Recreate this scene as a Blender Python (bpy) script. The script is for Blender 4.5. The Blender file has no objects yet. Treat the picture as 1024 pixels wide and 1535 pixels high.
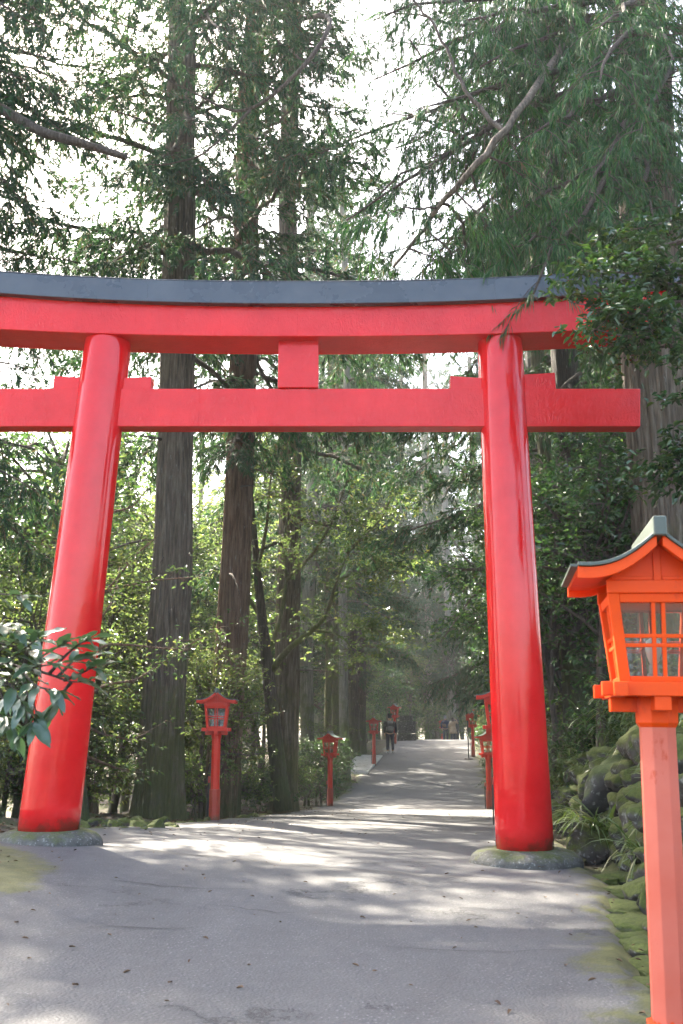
import bpy, math, random
import numpy as np
from mathutils import Vector, Matrix
# ------------------------------------------------------------------ camera, sky, sun, exposure
S = bpy.context.scene
COL = S.collection
PI = math.pi
EYE = 1.25
F = 1493.0                                   # focal length in photograph pixels (35 mm on a 24 mm wide frame)
PITCH = math.radians(12.55)
cam_d = bpy.data.cameras.new('camera'); cam = bpy.data.objects.new('camera', cam_d); COL.objects.link(cam)
cam_d.sensor_fit = 'HORIZONTAL'; cam_d.sensor_width = 24.0; cam_d.lens = 35.0
cam_d.clip_start = 0.05; cam_d.clip_end = 1500
cam.location = (0, 0, EYE); cam.rotation_euler = (PI/2 + PITCH, 0, 0)
cam_d.dof.use_dof = True; cam_d.dof.focus_distance = 11.0; cam_d.dof.aperture_fstop = 5.6
S.camera = cam
SUN_EL, SUN_AZ = 47.0, -33.0                 # ahead of the camera and to the left
W = bpy.data.worlds.new('World'); S.world = W; W.use_nodes = True
wn = W.node_tree.nodes; wl = W.node_tree.links
sky = wn.new('ShaderNodeTexSky'); sky.sky_type = 'NISHITA'; sky.sun_disc = False
sky.sun_elevation = math.radians(SUN_EL); sky.sun_rotation = math.radians(SUN_AZ)
sky.air_density = 1.0; sky.dust_density = 4.0; sky.ozone_density = 1.0
wn['Background'].inputs['Strength'].default_value = 0.15
wl.new(sky.outputs[0], wn['Background'].inputs[0])
sun_d = bpy.data.lights.new('sun', 'SUN'); sun = bpy.data.objects.new('sun', sun_d); COL.objects.link(sun)
sun_d.energy = 5.0; sun_d.angle = math.radians(0.8); sun_d.color = (1.0, 0.95, 0.86)
el, az = math.radians(SUN_EL), math.radians(SUN_AZ)
sdir = Vector((math.cos(el)*math.sin(az), math.cos(el)*math.cos(az), math.sin(el)))
sun.rotation_euler = sdir.to_track_quat('Z', 'Y').to_euler()
sun.location = sdir*60
S.view_settings.view_transform = 'Standard'; S.view_settings.look = 'None'
S.view_settings.exposure = 2.85; S.view_settings.gamma = 1.0; S.view_settings.use_curve_mapping = False
S.view_settings.use_white_balance = True; S.view_settings.white_balance_temperature = 6950; S.view_settings.white_balance_tint = 10
S.render.engine = 'CYCLES'
S.cycles.use_denoising = True; S.cycles.use_adaptive_sampling = True; S.cycles.adaptive_threshold = .02
S.cycles.max_bounces = 6; S.cycles.diffuse_bounces = 3; S.cycles.glossy_bounces = 3
S.cycles.transmission_bounces = 5; S.cycles.transparent_max_bounces = 8
S.cycles.volume_bounces = 1; S.cycles.caustics_reflective = False; S.cycles.caustics_refractive = False
S.cycles.sample_clamp_indirect = 8.0

# ------------------------------------------------------------------ helpers
rng = np.random.default_rng(7)
random.seed(5)
cp, sp = math.cos(PITCH), math.sin(PITCH)
def at(u, v, Y):
    """the point at depth Y (metres ahead) that the camera sees near photograph pixel (u, v)"""
    xc, yc = (u-512.0)/F, (767.5-v)/F
    d = np.array([xc, cp - yc*sp, sp + yc*cp]); d *= Y/d[1]
    return np.array([d[0], d[1], d[2]+EYE])
def tag(o, label=None, cat=None, group=None, kind=None):
    if label: o['label'] = label
    if cat: o['category'] = cat
    if group: o['group'] = group
    if kind: o['kind'] = kind
    return o
def link(o, parent=None):
    COL.objects.link(o)
    if parent is not None: o.parent = parent
    return o
def empty(name, loc=(0, 0, 0), rz=0.0):
    o = bpy.data.objects.new(name, None); link(o); o.location = tuple(loc); o.rotation_euler = (0, 0, rz)
    o.empty_display_size = 0.2
    return o
def mesh_np(name, V, Fq=None, Ft=None, smooth=False):
    """mesh from numpy vertices with quads and/or triangles"""
    m = bpy.data.meshes.new(name)
    V = np.asarray(V, dtype=np.float32)
    lt = []; starts = []; tot = 0
    idx = []
    if Fq is not None and len(Fq):
        Fq = np.asarray(Fq, dtype=np.int32); idx.append(Fq.ravel()); starts.append(np.arange(len(Fq), dtype=np.int32)*4); tot = len(Fq)*4
    if Ft is not None and len(Ft):
        Ft = np.asarray(Ft, dtype=np.int32); idx.append(Ft.ravel()); starts.append(tot+np.arange(len(Ft), dtype=np.int32)*3)
    idx = np.concatenate(idx); starts = np.concatenate(starts)
    m.vertices.add(len(V)); m.vertices.foreach_set('co', V.ravel())
    m.loops.add(len(idx)); m.loops.foreach_set('vertex_index', idx)
    m.polygons.add(len(starts)); m.polygons.foreach_set('loop_start', starts)
    if smooth: m.polygons.foreach_set('use_smooth', np.ones(len(starts), dtype=bool))
    m.update(calc_edges=True)
    return m
class MB:
    """collects small hard-surface shapes for one mesh"""
    def __init__(s): s.v = []; s.f = []
    def add(s, V, Fc):
        o = len(s.v); s.v += [tuple(map(float, p)) for p in V]; s.f += [tuple(i+o for i in f) for f in Fc]; return s
    def box(s, c, d, rot=None):
        x, y, z = [k/2 for k in d]
        P = [(-x,-y,-z),(x,-y,-z),(x,y,-z),(-x,y,-z),(-x,-y,z),(x,-y,z),(x,y,z),(-x,y,z)]
        if rot is not None: P = [tuple(rot @ Vector(p)) for p in P]
        return s.add([(p[0]+c[0], p[1]+c[1], p[2]+c[2]) for p in P],
                     [(0,3,2,1),(4,5,6,7),(0,1,5,4),(1,2,6,5),(2,3,7,6),(3,0,4,7)])
    def hexa(s, P):           # 8 points: 4 bottom ccw, 4 top ccw
        return s.add(P, [(0,3,2,1),(4,5,6,7),(0,1,5,4),(1,2,6,5),(2,3,7,6),(3,0,4,7)])
    def ring(s, rings, cap=True):  # list of equally long point rings
        n = len(rings[0]); V = [p for r in rings for p in r]; Fc = []
        for k in range(len(rings)-1):
            for i in range(n):
                j = (i+1) % n
                Fc.append((k*n+i, k*n+j, (k+1)*n+j, (k+1)*n+i))
        if cap:
            Fc.append(tuple(range(n))[::-1]); Fc.append(tuple((len(rings)-1)*n+i for i in range(n)))
        return s.add(V, Fc)
    def lathe(s, prof, n=8, c=(0,0), ph=0.0, cap=True):
        return s.ring([[(c[0]+r*math.cos(ph+2*PI*i/n), c[1]+r*math.sin(ph+2*PI*i/n), z) for i in range(n)] for r, z in prof], cap)
    def tube(s, pts, rad, n=6, cap=True):
        pts = [Vector(p) for p in pts]; rings = []
        for k, p in enumerate(pts):
            t = (pts[min(k+1, len(pts)-1)] - pts[max(k-1, 0)]).normalized()
            a = t.cross(Vector((0.13, 0.31, 0.94)) if abs(t.z) < .9 else Vector((1, 0, 0))).normalized(); b = t.cross(a)
            r = rad[k] if hasattr(rad, '__len__') else rad
            rings.append([tuple(p + a*(r*math.cos(2*PI*i/n)) + b*(r*math.sin(2*PI*i/n))) for i in range(n)])
        return s.ring(rings, cap)
    def mesh(s, name, smooth=False):
        m = bpy.data.meshes.new(name); m.from_pydata(s.v, [], s.f); m.update()
        if smooth:
            for p in m.polygons: p.use_smooth = True
        return m
    def build(s, name, mat, parent=None, smooth=False, bevel=0.0, loc=None):
        m = s.mesh(name, smooth); m.materials.append(mat)
        o = bpy.data.objects.new(name, m); link(o, parent)
        if bevel:
            b = o.modifiers.new('bevel', 'BEVEL'); b.width = bevel; b.segments = 2; b.limit_method = 'ANGLE'
        if loc is not None: o.location = tuple(loc)
        return o
def obj(name, mesh, mat=None, parent=None):
    if mat is not None and not mesh.materials: mesh.materials.append(mat)
    o = bpy.data.objects.new(name, mesh); link(o, parent); return o
def copy_tree(o, parent=None, mats=None):
    c = o.copy(); COL.objects.link(c); c.parent = parent
    if mats and c.type == 'MESH' and o.data.materials and o.data.materials[0].name in mats:
        c.material_slots[0].link = 'OBJECT'; c.material_slots[0].material = mats[o.data.materials[0].name]
    for ch in list(o.children): copy_tree(ch, c, mats)
    return c
def fnoise(x, y, s=1.0, seed=0):
    """cheap smooth pseudo noise, vectorised, about -1..1"""
    a = np.sin(x*1.7*s+seed*1.3+1.1*np.sin(y*1.3*s+seed)) + np.sin(y*2.1*s-seed*.7+1.3*np.sin(x*1.9*s+2.0*seed)) + .6*np.sin((x+y)*3.7*s+seed*2.2) + .4*np.sin((x-y)*6.1*s+seed)
    return a/2.6
# ------------------------------------------------------------------ materials
def newmat(name):
    m = bpy.data.materials.new(name); m.use_nodes = True
    nt = m.node_tree; return m, nt, nt.nodes['Principled BSDF'], nt.nodes['Material Output']
def nd(nt, t, **kw):
    n = nt.nodes.new(t)
    for k, v in kw.items():
        if k.startswith('i_'):
            key = k[2:]; key = int(key) if key.isdigit() else key.replace('_', ' ')
            n.inputs[key].default_value = v
        else: setattr(n, k, v)
    return n
def ramp(nt, fac, stops, interp='LINEAR'):
    r = nt.nodes.new('ShaderNodeValToRGB'); r.color_ramp.interpolation = interp
    e = r.color_ramp.elements
    while len(e) > 1: e.remove(e[-1])
    for i, (p, c) in enumerate(stops):
        k = e[0] if i == 0 else e.new(p)
        k.position = p; k.color = (*c, 1) if len(c) == 3 else c
    nt.links.new(fac, r.inputs[0]); return r.outputs[0]
def noise(nt, scale, detail=4.0, rough=.55, vec=None, dist=0.0, out='Fac'):
    n = nd(nt, 'ShaderNodeTexNoise'); n.inputs['Scale'].default_value = scale; n.inputs['Detail'].default_value = detail
    n.inputs['Roughness'].default_value = rough; n.inputs['Distortion'].default_value = dist
    if vec is not None: nt.links.new(vec, n.inputs['Vector'])
    return n.outputs[out]
def coords(nt, kind='Object', scale=(1, 1, 1)):
    t = nd(nt, 'ShaderNodeTexCoord'); mp = nd(nt, 'ShaderNodeMapping'); mp.inputs['Scale'].default_value = scale
    nt.links.new(t.outputs[kind], mp.inputs[0]); return mp.outputs[0]
def wpos(nt, scale=(1, 1, 1)):
    t = nd(nt, 'ShaderNodeNewGeometry'); mp = nd(nt, 'ShaderNodeMapping'); mp.inputs['Scale'].default_value = scale
    nt.links.new(t.outputs['Position'], mp.inputs[0]); return mp.outputs[0]
def mixc(nt, fac, a, b, mode='MIX'):
    n = nd(nt, 'ShaderNodeMix', data_type='RGBA', blend_type=mode)
    for i, val in ((0, fac), (6, a), (7, b)):
        if isinstance(val, (int, float)): n.inputs[i].default_value = val
        elif isinstance(val, tuple): n.inputs[i].default_value = (*val, 1) if len(val) == 3 else val
        else: nt.links.new(val, n.inputs[i])
    return n.outputs[2]
def math_(nt, op, a, b=None, clamp=False):
    n = nd(nt, 'ShaderNodeMath', operation=op, use_clamp=clamp)
    for i, val in ((0, a), (1, b)):
        if val is None: continue
        if isinstance(val, (int, float)): n.inputs[i].default_value = val
        else: nt.links.new(val, n.inputs[i])
    return n.outputs[0]
def bump(nt, p, h, strength=.4, dist=.02):
    b = nd(nt, 'ShaderNodeBump'); b.inputs['Strength'].default_value = strength; b.inputs['Distance'].default_value = dist
    nt.links.new(h, b.inputs['Height']); nt.links.new(b.outputs[0], p.inputs['Normal'])
M = {}
def paint(key, c0, c1, rough=.3, wear=None, foot=None, drips=False, grime=None, coat=.0, bstr=.15, spec=.5):
    m, nt, p, out = newmat(key); L = nt.links
    o = coords(nt)
    n1 = noise(nt, 2.2, 5, .6, o)
    col = ramp(nt, n1, [(.3, c0), (.72, c1)])
    if wear:                                   # shape: patches where the old coat shows
        w = noise(nt, 5.5, 6, .7, coords(nt, scale=(1.6, 1.6, .8)))
        col = mixc(nt, ramp(nt, w, [(.60, (0,0,0)), (.66, (1,1,1))]), col, wear)
    if foot:                                   # newer coat left on the foot of the post
        sp2 = nd(nt, 'ShaderNodeSeparateXYZ'); L.new(o, sp2.inputs[0])
        gg = math_(nt, 'ADD', math_(nt, 'MULTIPLY', sp2.outputs[2], -3.0), math_(nt, 'MULTIPLY', noise(nt, 9, 5, .6, coords(nt, scale=(1, 1, .6))), 1.2))
        col = mixc(nt, ramp(nt, gg, [(-0.22+.2, (0,0,0)), (.03, (1,1,1))]), col, foot)
    if grime:                                  # moss and dirt creeping up the foot
        sep = nd(nt, 'ShaderNodeSeparateXYZ'); L.new(o, sep.inputs[0])
        g = math_(nt, 'ADD', math_(nt, 'MULTIPLY', sep.outputs[2], -1.0/grime[0]), math_(nt, 'MULTIPLY', noise(nt, 6, 6, .7, o), 1.9))
        col = mixc(nt, ramp(nt, g, [(.62, (0,0,0)), (1.25, (.75,.75,.75))]), col, grime[1])
    L.new(col, p.inputs['Base Color'])
    p.inputs['Roughness'].default_value = rough
    p.inputs['Specular IOR Level'].default_value = spec; p.inputs['Coat Weight'].default_value = coat; p.inputs['Coat Roughness'].default_value = .12
    h = noise(nt, 9, 7, .62, o, dist=1.2 if drips else 0)
    L.new(ramp(nt, n1, [(.25, (rough*.75,)*3), (.8, (rough*1.4,)*3)]), p.inputs['Roughness'])
    if drips:                                  # brush marks and sagging runs in thick gloss paint
        h = math_(nt, 'ADD', math_(nt, 'MULTIPLY', h, .5), noise(nt, 26, 4, .6, coords(nt, scale=(1, 1, .45)), dist=1.5))
    bump(nt, p, h, bstr, .01)
    M[key] = m; return m
paint('torii_red', (.66, .010, .011), (.82, .020, .020), .14, drips=True, coat=.0, bstr=.7, spec=.38)
paint('pillar_red', (.66, .010, .012), (.82, .020, .022), .09, grime=(.30, (.22, .035, .02)), coat=.0, bstr=.07, spec=.45)
paint('kasagi_black', (.045, .054, .068), (.078, .090, .108), .28, bstr=.10)
paint('lantern_orange', (.82, .062, .002), (.88, .088, .003), .5, wear=(.70, .05, .004), bstr=.14, spec=.28)
paint('lantern_faded', (.60, .115, .070), (.68, .175, .118), .45, wear=(.56, .085, .04), foot=(.78, .075, .008), grime=(.12, (.10, .06, .03)), bstr=.12, spec=.3)
paint('lantern_red', (.56, .026, .012), (.66, .040, .016), .42, bstr=.10, spec=.35)
paint('sleeve_red', (.34, .040, .020), (.46, .055, .028), .5, grime=(.30, (.10, .055, .025)), bstr=.2)
paint('sleeve_orange', (.66, .07, .012), (.74, .10, .02), .45, grime=(.16, (.09, .055, .03)), bstr=.2)
paint('copper_roof', (.055, .075, .062), (.12, .14, .115), .45, wear=(.20, .22, .19), bstr=.25)
paint('dark_metal', (.03, .03, .03), (.05, .045, .04), .5)
paint('steel', (.35, .34, .33), (.45, .44, .42), .35)
paint('white_glass', (.72, .72, .70), (.8, .8, .78), .3)
def glassmat():
    m, nt, p, out = newmat('pane'); L = nt.links
    g = nd(nt, 'ShaderNodeBsdfGlossy'); g.inputs['Roughness'].default_value = .06
    t = nd(nt, 'ShaderNodeBsdfTransparent'); t.inputs[0].default_value = (.94, .95, .94, 1)
    d = nd(nt, 'ShaderNodeBsdfDiffuse'); d.inputs[0].default_value = (.6, .6, .58, 1)
    mx = nd(nt, 'ShaderNodeMixShader'); mx.inputs[0].default_value = .05
    L.new(t.outputs[0], mx.inputs[1]); L.new(d.outputs[0], mx.inputs[2])
    fr = nd(nt, 'ShaderNodeFresnel'); fr.inputs[0].default_value = 1.5
    m2 = nd(nt, 'ShaderNodeMixShader'); L.new(fr.outputs[0], m2.inputs[0]); L.new(mx.outputs[0], m2.inputs[1]); L.new(g.outputs[0], m2.inputs[2])
    L.new(m2.outputs[0], out.inputs[0]); M['pane'] = m
glassmat()
def stone(key, c0, c1, c2, moss, moss_amt, scale=3.0):
    m, nt, p, out = newmat(key); L = nt.links
    o = wpos(nt)
    col = ramp(nt, noise(nt, scale*3, 8, .65, o), [(.3, c0), (.52, c1), (.75, c2)])
    lich = ramp(nt, noise(nt, scale*9, 3, .5, o), [(.58, (0,0,0)), (.66, (1,1,1))])
    col = mixc(nt, math_(nt, 'MULTIPLY', lich, .5), col, (.34, .35, .32))
    geo = nd(nt, 'ShaderNodeNewGeometry'); sep = nd(nt, 'ShaderNodeSeparateXYZ'); L.new(geo.outputs['Normal'], sep.inputs[0])
    up = math_(nt, 'ADD', math_(nt, 'MULTIPLY', sep.outputs[2], .45), math_(nt, 'MULTIPLY', noise(nt, scale*1.6, 6, .7, o), 1.0))
    mf = ramp(nt, math_(nt, 'ADD', up, moss_amt-.5), [(.42, (0,0,0)), (.62, (1,1,1))])
    mcol = ramp(nt, noise(nt, 40, 4, .6, o), [(.3, moss), (.7, tuple(k*2.0 for k in moss))])
    L.new(mixc(nt, mf, col, mcol), p.inputs['Base Color'])
    p.inputs['Roughness'].default_value = .9
    bump(nt, p, math_(nt, 'ADD', noise(nt, scale*8, 8, .7, o), math_(nt, 'MULTIPLY', noise(nt, 90, 3, .6, o), .35)), .7, .03)
    M[key] = m
stone('base_stone', (.060, .058, .050), (.105, .102, .088), (.175, .17, .15), (.06, .07, .02), .14, 4)
stone('moss_rock', (.035, .031, .026), (.075, .067, .055), (.14, .128, .108), (.048, .060, .010), .50, 2.4)
stone('dark_rock', (.035, .034, .030), (.06, .058, .052), (.10, .10, .09), (.04, .055, .014), .35, 1.6)
stone('concrete', (.34, .34, .33), (.42, .42, .40), (.5, .5, .48), (.08, .09, .03), -.05, 3)
def bark(key, c0, c1, c2, moss, moss_h, fine=1.0, lich=(.30, .31, .27)):
    m, nt, p, out = newmat(key); L = nt.links
    w = wpos(nt, (1, 1, .09)); w2 = wpos(nt)
    f = noise(nt, 22*fine, 6, .65, w, dist=.35); f2 = noise(nt, 60*fine, 3, .6, w)
    col = ramp(nt, f, [(.30, c0), (.52, c1), (.72, c2)])
    lf = ramp(nt, noise(nt, 5, 8, .75, w2), [(.60, (0,0,0)), (.74, (.35,.35,.35))])
    col = mixc(nt, lf, col, lich)
    fk = ramp(nt, noise(nt, 9*fine, 4, .6, wpos(nt, (3, 3, .5))), [(.66, (0,0,0)), (.72, (.7,.7,.7))]); col = mixc(nt, fk, col, lich)
    o = nd(nt, 'ShaderNodeTexCoord'); sep = nd(nt, 'ShaderNodeSeparateXYZ'); L.new(o.outputs['Object'], sep.inputs[0])
    g = math_(nt, 'ADD', math_(nt, 'MULTIPLY', sep.outputs[2], -1.0/moss_h), math_(nt, 'MULTIPLY', noise(nt, 1.6, 6, .7, w2), 2.2))
    col = mixc(nt, ramp(nt, g, [(.50, (0,0,0)), (1.0, (.85,.85,.85))]), col, ramp(nt, f2, [(.3, moss), (.7, tuple(k*1.8 for k in moss))]))
    L.new(col, p.inputs['Base Color']); p.inputs['Roughness'].default_value = .92
    bump(nt, p, math_(nt, 'ADD', f, math_(nt, 'MULTIPLY', f2, .4)), 1.0, .05)
    M[key] = m
bark('bark_cedar', (.040, .030, .021), (.135, .106, .076), (.25, .21, .16), (.062, .068, .020), 4.5)
bark('bark_red', (.046, .027, .017), (.16, .098, .062), (.27, .185, .13), (.05, .060, .018), 2.0)
bark('bark_dark', (.020, .017, .013), (.055, .045, .034), (.11, .09, .07), (.040, .055, .012), 4.0)
bark('bark_pale', (.10, .095, .075), (.22, .205, .165), (.36, .34, .28), (.07, .09, .022), 6.0)
bark('bark_mossy', (.045, .042, .022), (.11, .105, .05), (.19, .18, .11), (.075, .10, .018), 9.0)
bark('twig', (.045, .034, .026), (.10, .078, .060), (.18, .145, .115), (.05, .06, .02), 1.0, 2.0)
def leafmat(key, stops, trans, tfac=.35, rough=.4, spec=.5, coat=0.0):
    m, nt, p, out = newmat(key); L = nt.links
    g = nd(nt, 'ShaderNodeNewGeometry'); r = g.outputs['Random Per Island']
    oi = nd(nt, 'ShaderNodeObjectInfo')
    col = ramp(nt, r, stops)
    big = noise(nt, .9, 2, .5, wpos(nt))
    hsv = nd(nt, 'ShaderNodeHueSaturation'); L.new(col, hsv.inputs['Color'])
    L.new(math_(nt, 'ADD', math_(nt, 'MULTIPLY', big, .8), .6), hsv.inputs['Value'])
    L.new(math_(nt, 'ADD', math_(nt, 'MULTIPLY', oi.outputs['Random'], .03), .485), hsv.inputs['Hue'])
    L.new(hsv.outputs[0], p.inputs['Base Color']); p.inputs['Roughness'].default_value = rough
    p.inputs['Specular IOR Level'].default_value = spec
    t = nd(nt, 'ShaderNodeBsdfTranslucent'); 
    tc = mixc(nt, 1.0, hsv.outputs[0], trans, 'MULTIPLY'); L.new(tc, t.inputs[0])
    mx = nd(nt, 'ShaderNodeMixShader'); mx.inputs[0].default_value = tfac
    L.new(p.outputs[0], mx.inputs[1]); L.new(t.outputs[0], mx.inputs[2]); L.new(mx.outputs[0], out.inputs[0])
    M[key] = m
CED = [(0, (.024, .052, .032)), (.35, (.036, .074, .042)), (.7, (.052, .096, .050)), (.90, (.075, .12, .058)), (.93, (.13, .085, .055)), (1, (.10, .065, .042))]
leafmat('cedar', CED, (1.4, 1.8, 1.0), .28, .55, .18)
leafmat('cedar_near', [(0, (.020, .058, .022)), (.4, (.034, .088, .030)), (.75, (.060, .125, .040)), (.92, (.09, .16, .055)), (.95, (.14, .095, .06)), (1, (.10, .07, .045))], (1.4, 1.9, .9), .28, .5, .2)
leafmat('broad', [(0, (.062, .094, .046)), (.4, (.085, .125, .056)), (.8, (.115, .150, .068)), (.95, (.15, .18, .078)), (1, (.19, .17, .08))], (2.0, 2.1, 1.15), .47, .20, .9)
leafmat('near_leaf', [(0, (.045, .085, .050)), (.6, (.060, .108, .060)), (1, (.085, .135, .065))], (1.6, 1.9, .9), .22, .30, .9)
leafmat('broad_dark', [(0, (.034, .070, .032)), (.5, (.050, .098, .040)), (.85, (.075, .128, .050)), (1, (.11, .155, .055))], (1.8, 2.1, 1.1), .34, .2, .9)
leafmat('camellia', [(0, (.028, .062, .030)), (.5, (.040, .085, .038)), (.85, (.055, .11, .042)), (1, (.10, .14, .04))], (1.6, 2.0, .7), .22, .22, .7)
leafmat('grass', [(0, (.055, .095, .035)), (.5, (.085, .135, .048)), (.9, (.13, .18, .065)), (1, (.24, .20, .09))], (1.7, 1.9, .8), .3, .35, .6)
leafmat('litter', [(0, (.07, .045, .028)), (.5, (.12, .078, .045)), (1, (.17, .12, .07))], (1.2, 1.1, .9), .1, .8, .2)
def groundmat():
    m, nt, p, out = newmat('forest_floor'); L = nt.links; w = wpos(nt)
    a = noise(nt, 1.3, 8, .7, w); b = noise(nt, 30, 5, .7, w)
    col = ramp(nt, b, [(.3, (.030, .022, .015)), (.5, (.075, .055, .038)), (.72, (.14, .10, .065))])
    ms = ramp(nt, a, [(.48, (0,0,0)), (.60, (.9,.9,.9))])
    L.new(mixc(nt, ms, col, ramp(nt, b, [(.3, (.04, .055, .012)), (.7, (.09, .11, .025))])), p.inputs['Base Color'])
    p.inputs['Roughness'].default_value = .95; bump(nt, p, b, .8, .05); M['forest_floor'] = m
groundmat()
def roadmat(key, c0, c1, speck, crack):
    m, nt, p, out = newmat(key); L = nt.links; w = wpos(nt)
    big = noise(nt, .55, 6, .65, wpos(nt, (1, .5, 1)), dist=.6); mid = noise(nt, 6, 6, .7, w); fine = noise(nt, 85, 3, .6, w)
    v = nd(nt, 'ShaderNodeTexVoronoi'); v.inputs['Scale'].default_value = 62; L.new(w, v.inputs['Vector'])
    sc = nd(nt, 'ShaderNodeSeparateColor'); L.new(v.outputs['Color'], sc.inputs[0])
    col = ramp(nt, big, [(.28, c0), (.70, c1)])
    st = ramp(nt, noise(nt, .38, 5, .6, wpos(nt, (.7, 1.6, 1)), dist=1.0), [(.60, (0,0,0)), (.70, (.45,.45,.45))]); col = mixc(nt, st, col, tuple(k*.55 for k in c0))
    col = mixc(nt, .55, col, ramp(nt, mid, [(.3, (.42,.42,.42)), (.7, (.62,.62,.62))]), 'OVERLAY')
    col = mixc(nt, .35, col, ramp(nt, fine, [(.3, (.3,.3,.3)), (.7, (.7,.7,.7))]), 'OVERLAY')
    agg = math_(nt, 'MULTIPLY', math_(nt, 'MULTIPLY', ramp(nt, noise(nt, 1.7, 4, .6, w), [(.35, (.2,.2,.2)), (.65, (1,1,1))]), ramp(nt, sc.outputs[0], [(.80, (0,0,0)), (.86, (1,1,1))])), ramp(nt, v.outputs['Distance'], [(.25, (1,1,1)), (.45, (0,0,0))]))
    col = mixc(nt, math_(nt, 'MULTIPLY', agg, speck), col, (.34, .33, .32))
    e = nd(nt, 'ShaderNodeTexVoronoi', feature='DISTANCE_TO_EDGE'); e.inputs['Scale'].default_value = .55
    wd = nd(nt, 'ShaderNodeVectorMath', operation='ADD'); L.new(wpos(nt, (.55, 1.1, 1)), wd.inputs[0]); L.new(noise(nt, 3, 6, .7, w, out='Color'), wd.inputs[1]); L.new(wd.outputs[0], e.inputs['Vector'])
    ck = math_(nt, 'MULTIPLY', ramp(nt, e.outputs['Distance'], [(.0, (1,1,1)), (.011, (0,0,0))]), ramp(nt, noise(nt, .8, 3, .5, w), [(.50, (0,0,0)), (.56, (1,1,1))]))
    col = mixc(nt, math_(nt, 'MULTIPLY', ck, crack), col, (.035, .033, .03))
    at_ = nd(nt, 'ShaderNodeAttribute', attribute_name='edge')          # metres to the nearest verge
    g = math_(nt, 'ADD', math_(nt, 'MULTIPLY', at_.outputs['Fac'], -1.0), math_(nt, 'MULTIPLY', noise(nt, 2.2, 7, .72, w), 1.45))
    mc = ramp(nt, mid, [(.3, (.050, .056, .014)), (.7, (.125, .122, .036))])
    col = mixc(nt, ramp(nt, g, [(.44, (0,0,0)), (.64, (.92,.92,.92))]), col, mc)
    L.new(col, p.inputs['Base Color']); p.inputs['Roughness'].default_value = .78
    hh = math_(nt, 'ADD', math_(nt, 'MULTIPLY', v.outputs['Distance'], -.6), math_(nt, 'ADD', math_(nt, 'MULTIPLY', mid, 1.2), math_(nt, 'MULTIPLY', ck, -2.0)))
    bump(nt, p, hh, .55, .012)
    M[key] = m
roadmat('asphalt', (.074, .073, .071), (.116, .114, .110), .35, .8)
roadmat('asphalt_coarse', (.064, .063, .061), (.108, .106, .102), .42, .9)
m_, nt_, p_, _o = newmat('crack_dark'); p_.inputs['Base Color'].default_value = (.03, .028, .025, 1); p_.inputs['Roughness'].default_value = 1; M['crack_dark'] = m_
def cloth(key, c, sc=120):
    m, nt, p, out = newmat(key); o = coords(nt)
    nt.links.new(ramp(nt, noise(nt, 7, 5, .6, o), [(.3, tuple(k*.75 for k in c)), (.7, tuple(k*1.2 for k in c))]), p.inputs['Base Color'])
    p.inputs['Roughness'].default_value = .85; bump(nt, p, noise(nt, sc, 2, .5, o), .3, .004); M[key] = m
for k, c in dict(cloth_black=(.018, .018, .021), cloth_jeans=(.016, .022, .040), cloth_navy=(.020, .030, .075), cloth_tan=(.34, .24, .145), cloth_grey=(.16, .16, .165), cloth_darkgrey=(.045, .045, .05), cloth_white=(.62, .62, .62), hair_black=(.012, .010, .009), hair_grey=(.25, .24, .23), hair_brown=(.045, .028, .018), skin=(.50, .31, .22), leather=(.10, .05, .028)).items(): cloth(k, c)
# ------------------------------------------------------------------ ground and road
def interp(y, xs, ys): return np.interp(y, xs, ys)
ZY = [-40, 0, 4, 7, 9.7, 13, 16.4, 22, 28, 32, 36, 41, 45, 49, 53, 57, 61, 66, 72, 80, 120, 400]
ZZ = [.25, .04, .045, .07, .10, .02, -.10, -.42, -.72, -.74, -.58, -.24, .05, .39, .76, .89, .91, .83, .65, .3, -.5, 0]
ZN = np.linspace(-40, 400, 2201); _z = np.interp(ZN, ZY, ZZ)
_k = np.exp(-np.linspace(-2, 2, 21)**2); _k /= _k.sum()
ZS = np.convolve(np.pad(_z, 10, mode='edge'), _k, mode='valid')
def zr(y): return np.interp(y, ZN, ZS)
RY = [-40, 0, 3.8, 4.5, 5.6, 7.5, 9.7, 12, 16, 27, 48, 60, 80, 120, 400]
RX = [.3, .75, 1.2, 1.34, 1.58, 1.95, 2.34, 2.55, 2.95, 4.10, 6.5, 7.8, 10.2, 20, 60]
LY = [-40, 0, 6, 8.2, 9, 9.7, 12, 13, 14.5, 16.4, 29, 44, 53, 60, 80, 120, 400]
LX = [-6, -3.0, -2.65, -2.75, -3.3, -3.7, -3.0, -2.75, -2.45, -2.2, -.62, 1.15, 2.4, 3.5, 6.4, 15, 52]
def bank(x, y): return .066*np.clip(-np.asarray(x, float)-.2, 0, 4)*np.interp(y, [0, 5, 8, 11, 16, 20], [.3, .8, 1, 1, .2, 0])
def rx(y): return np.interp(y, RY, RX)
def lx(y): return np.interp(y, LY, LX)
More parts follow.
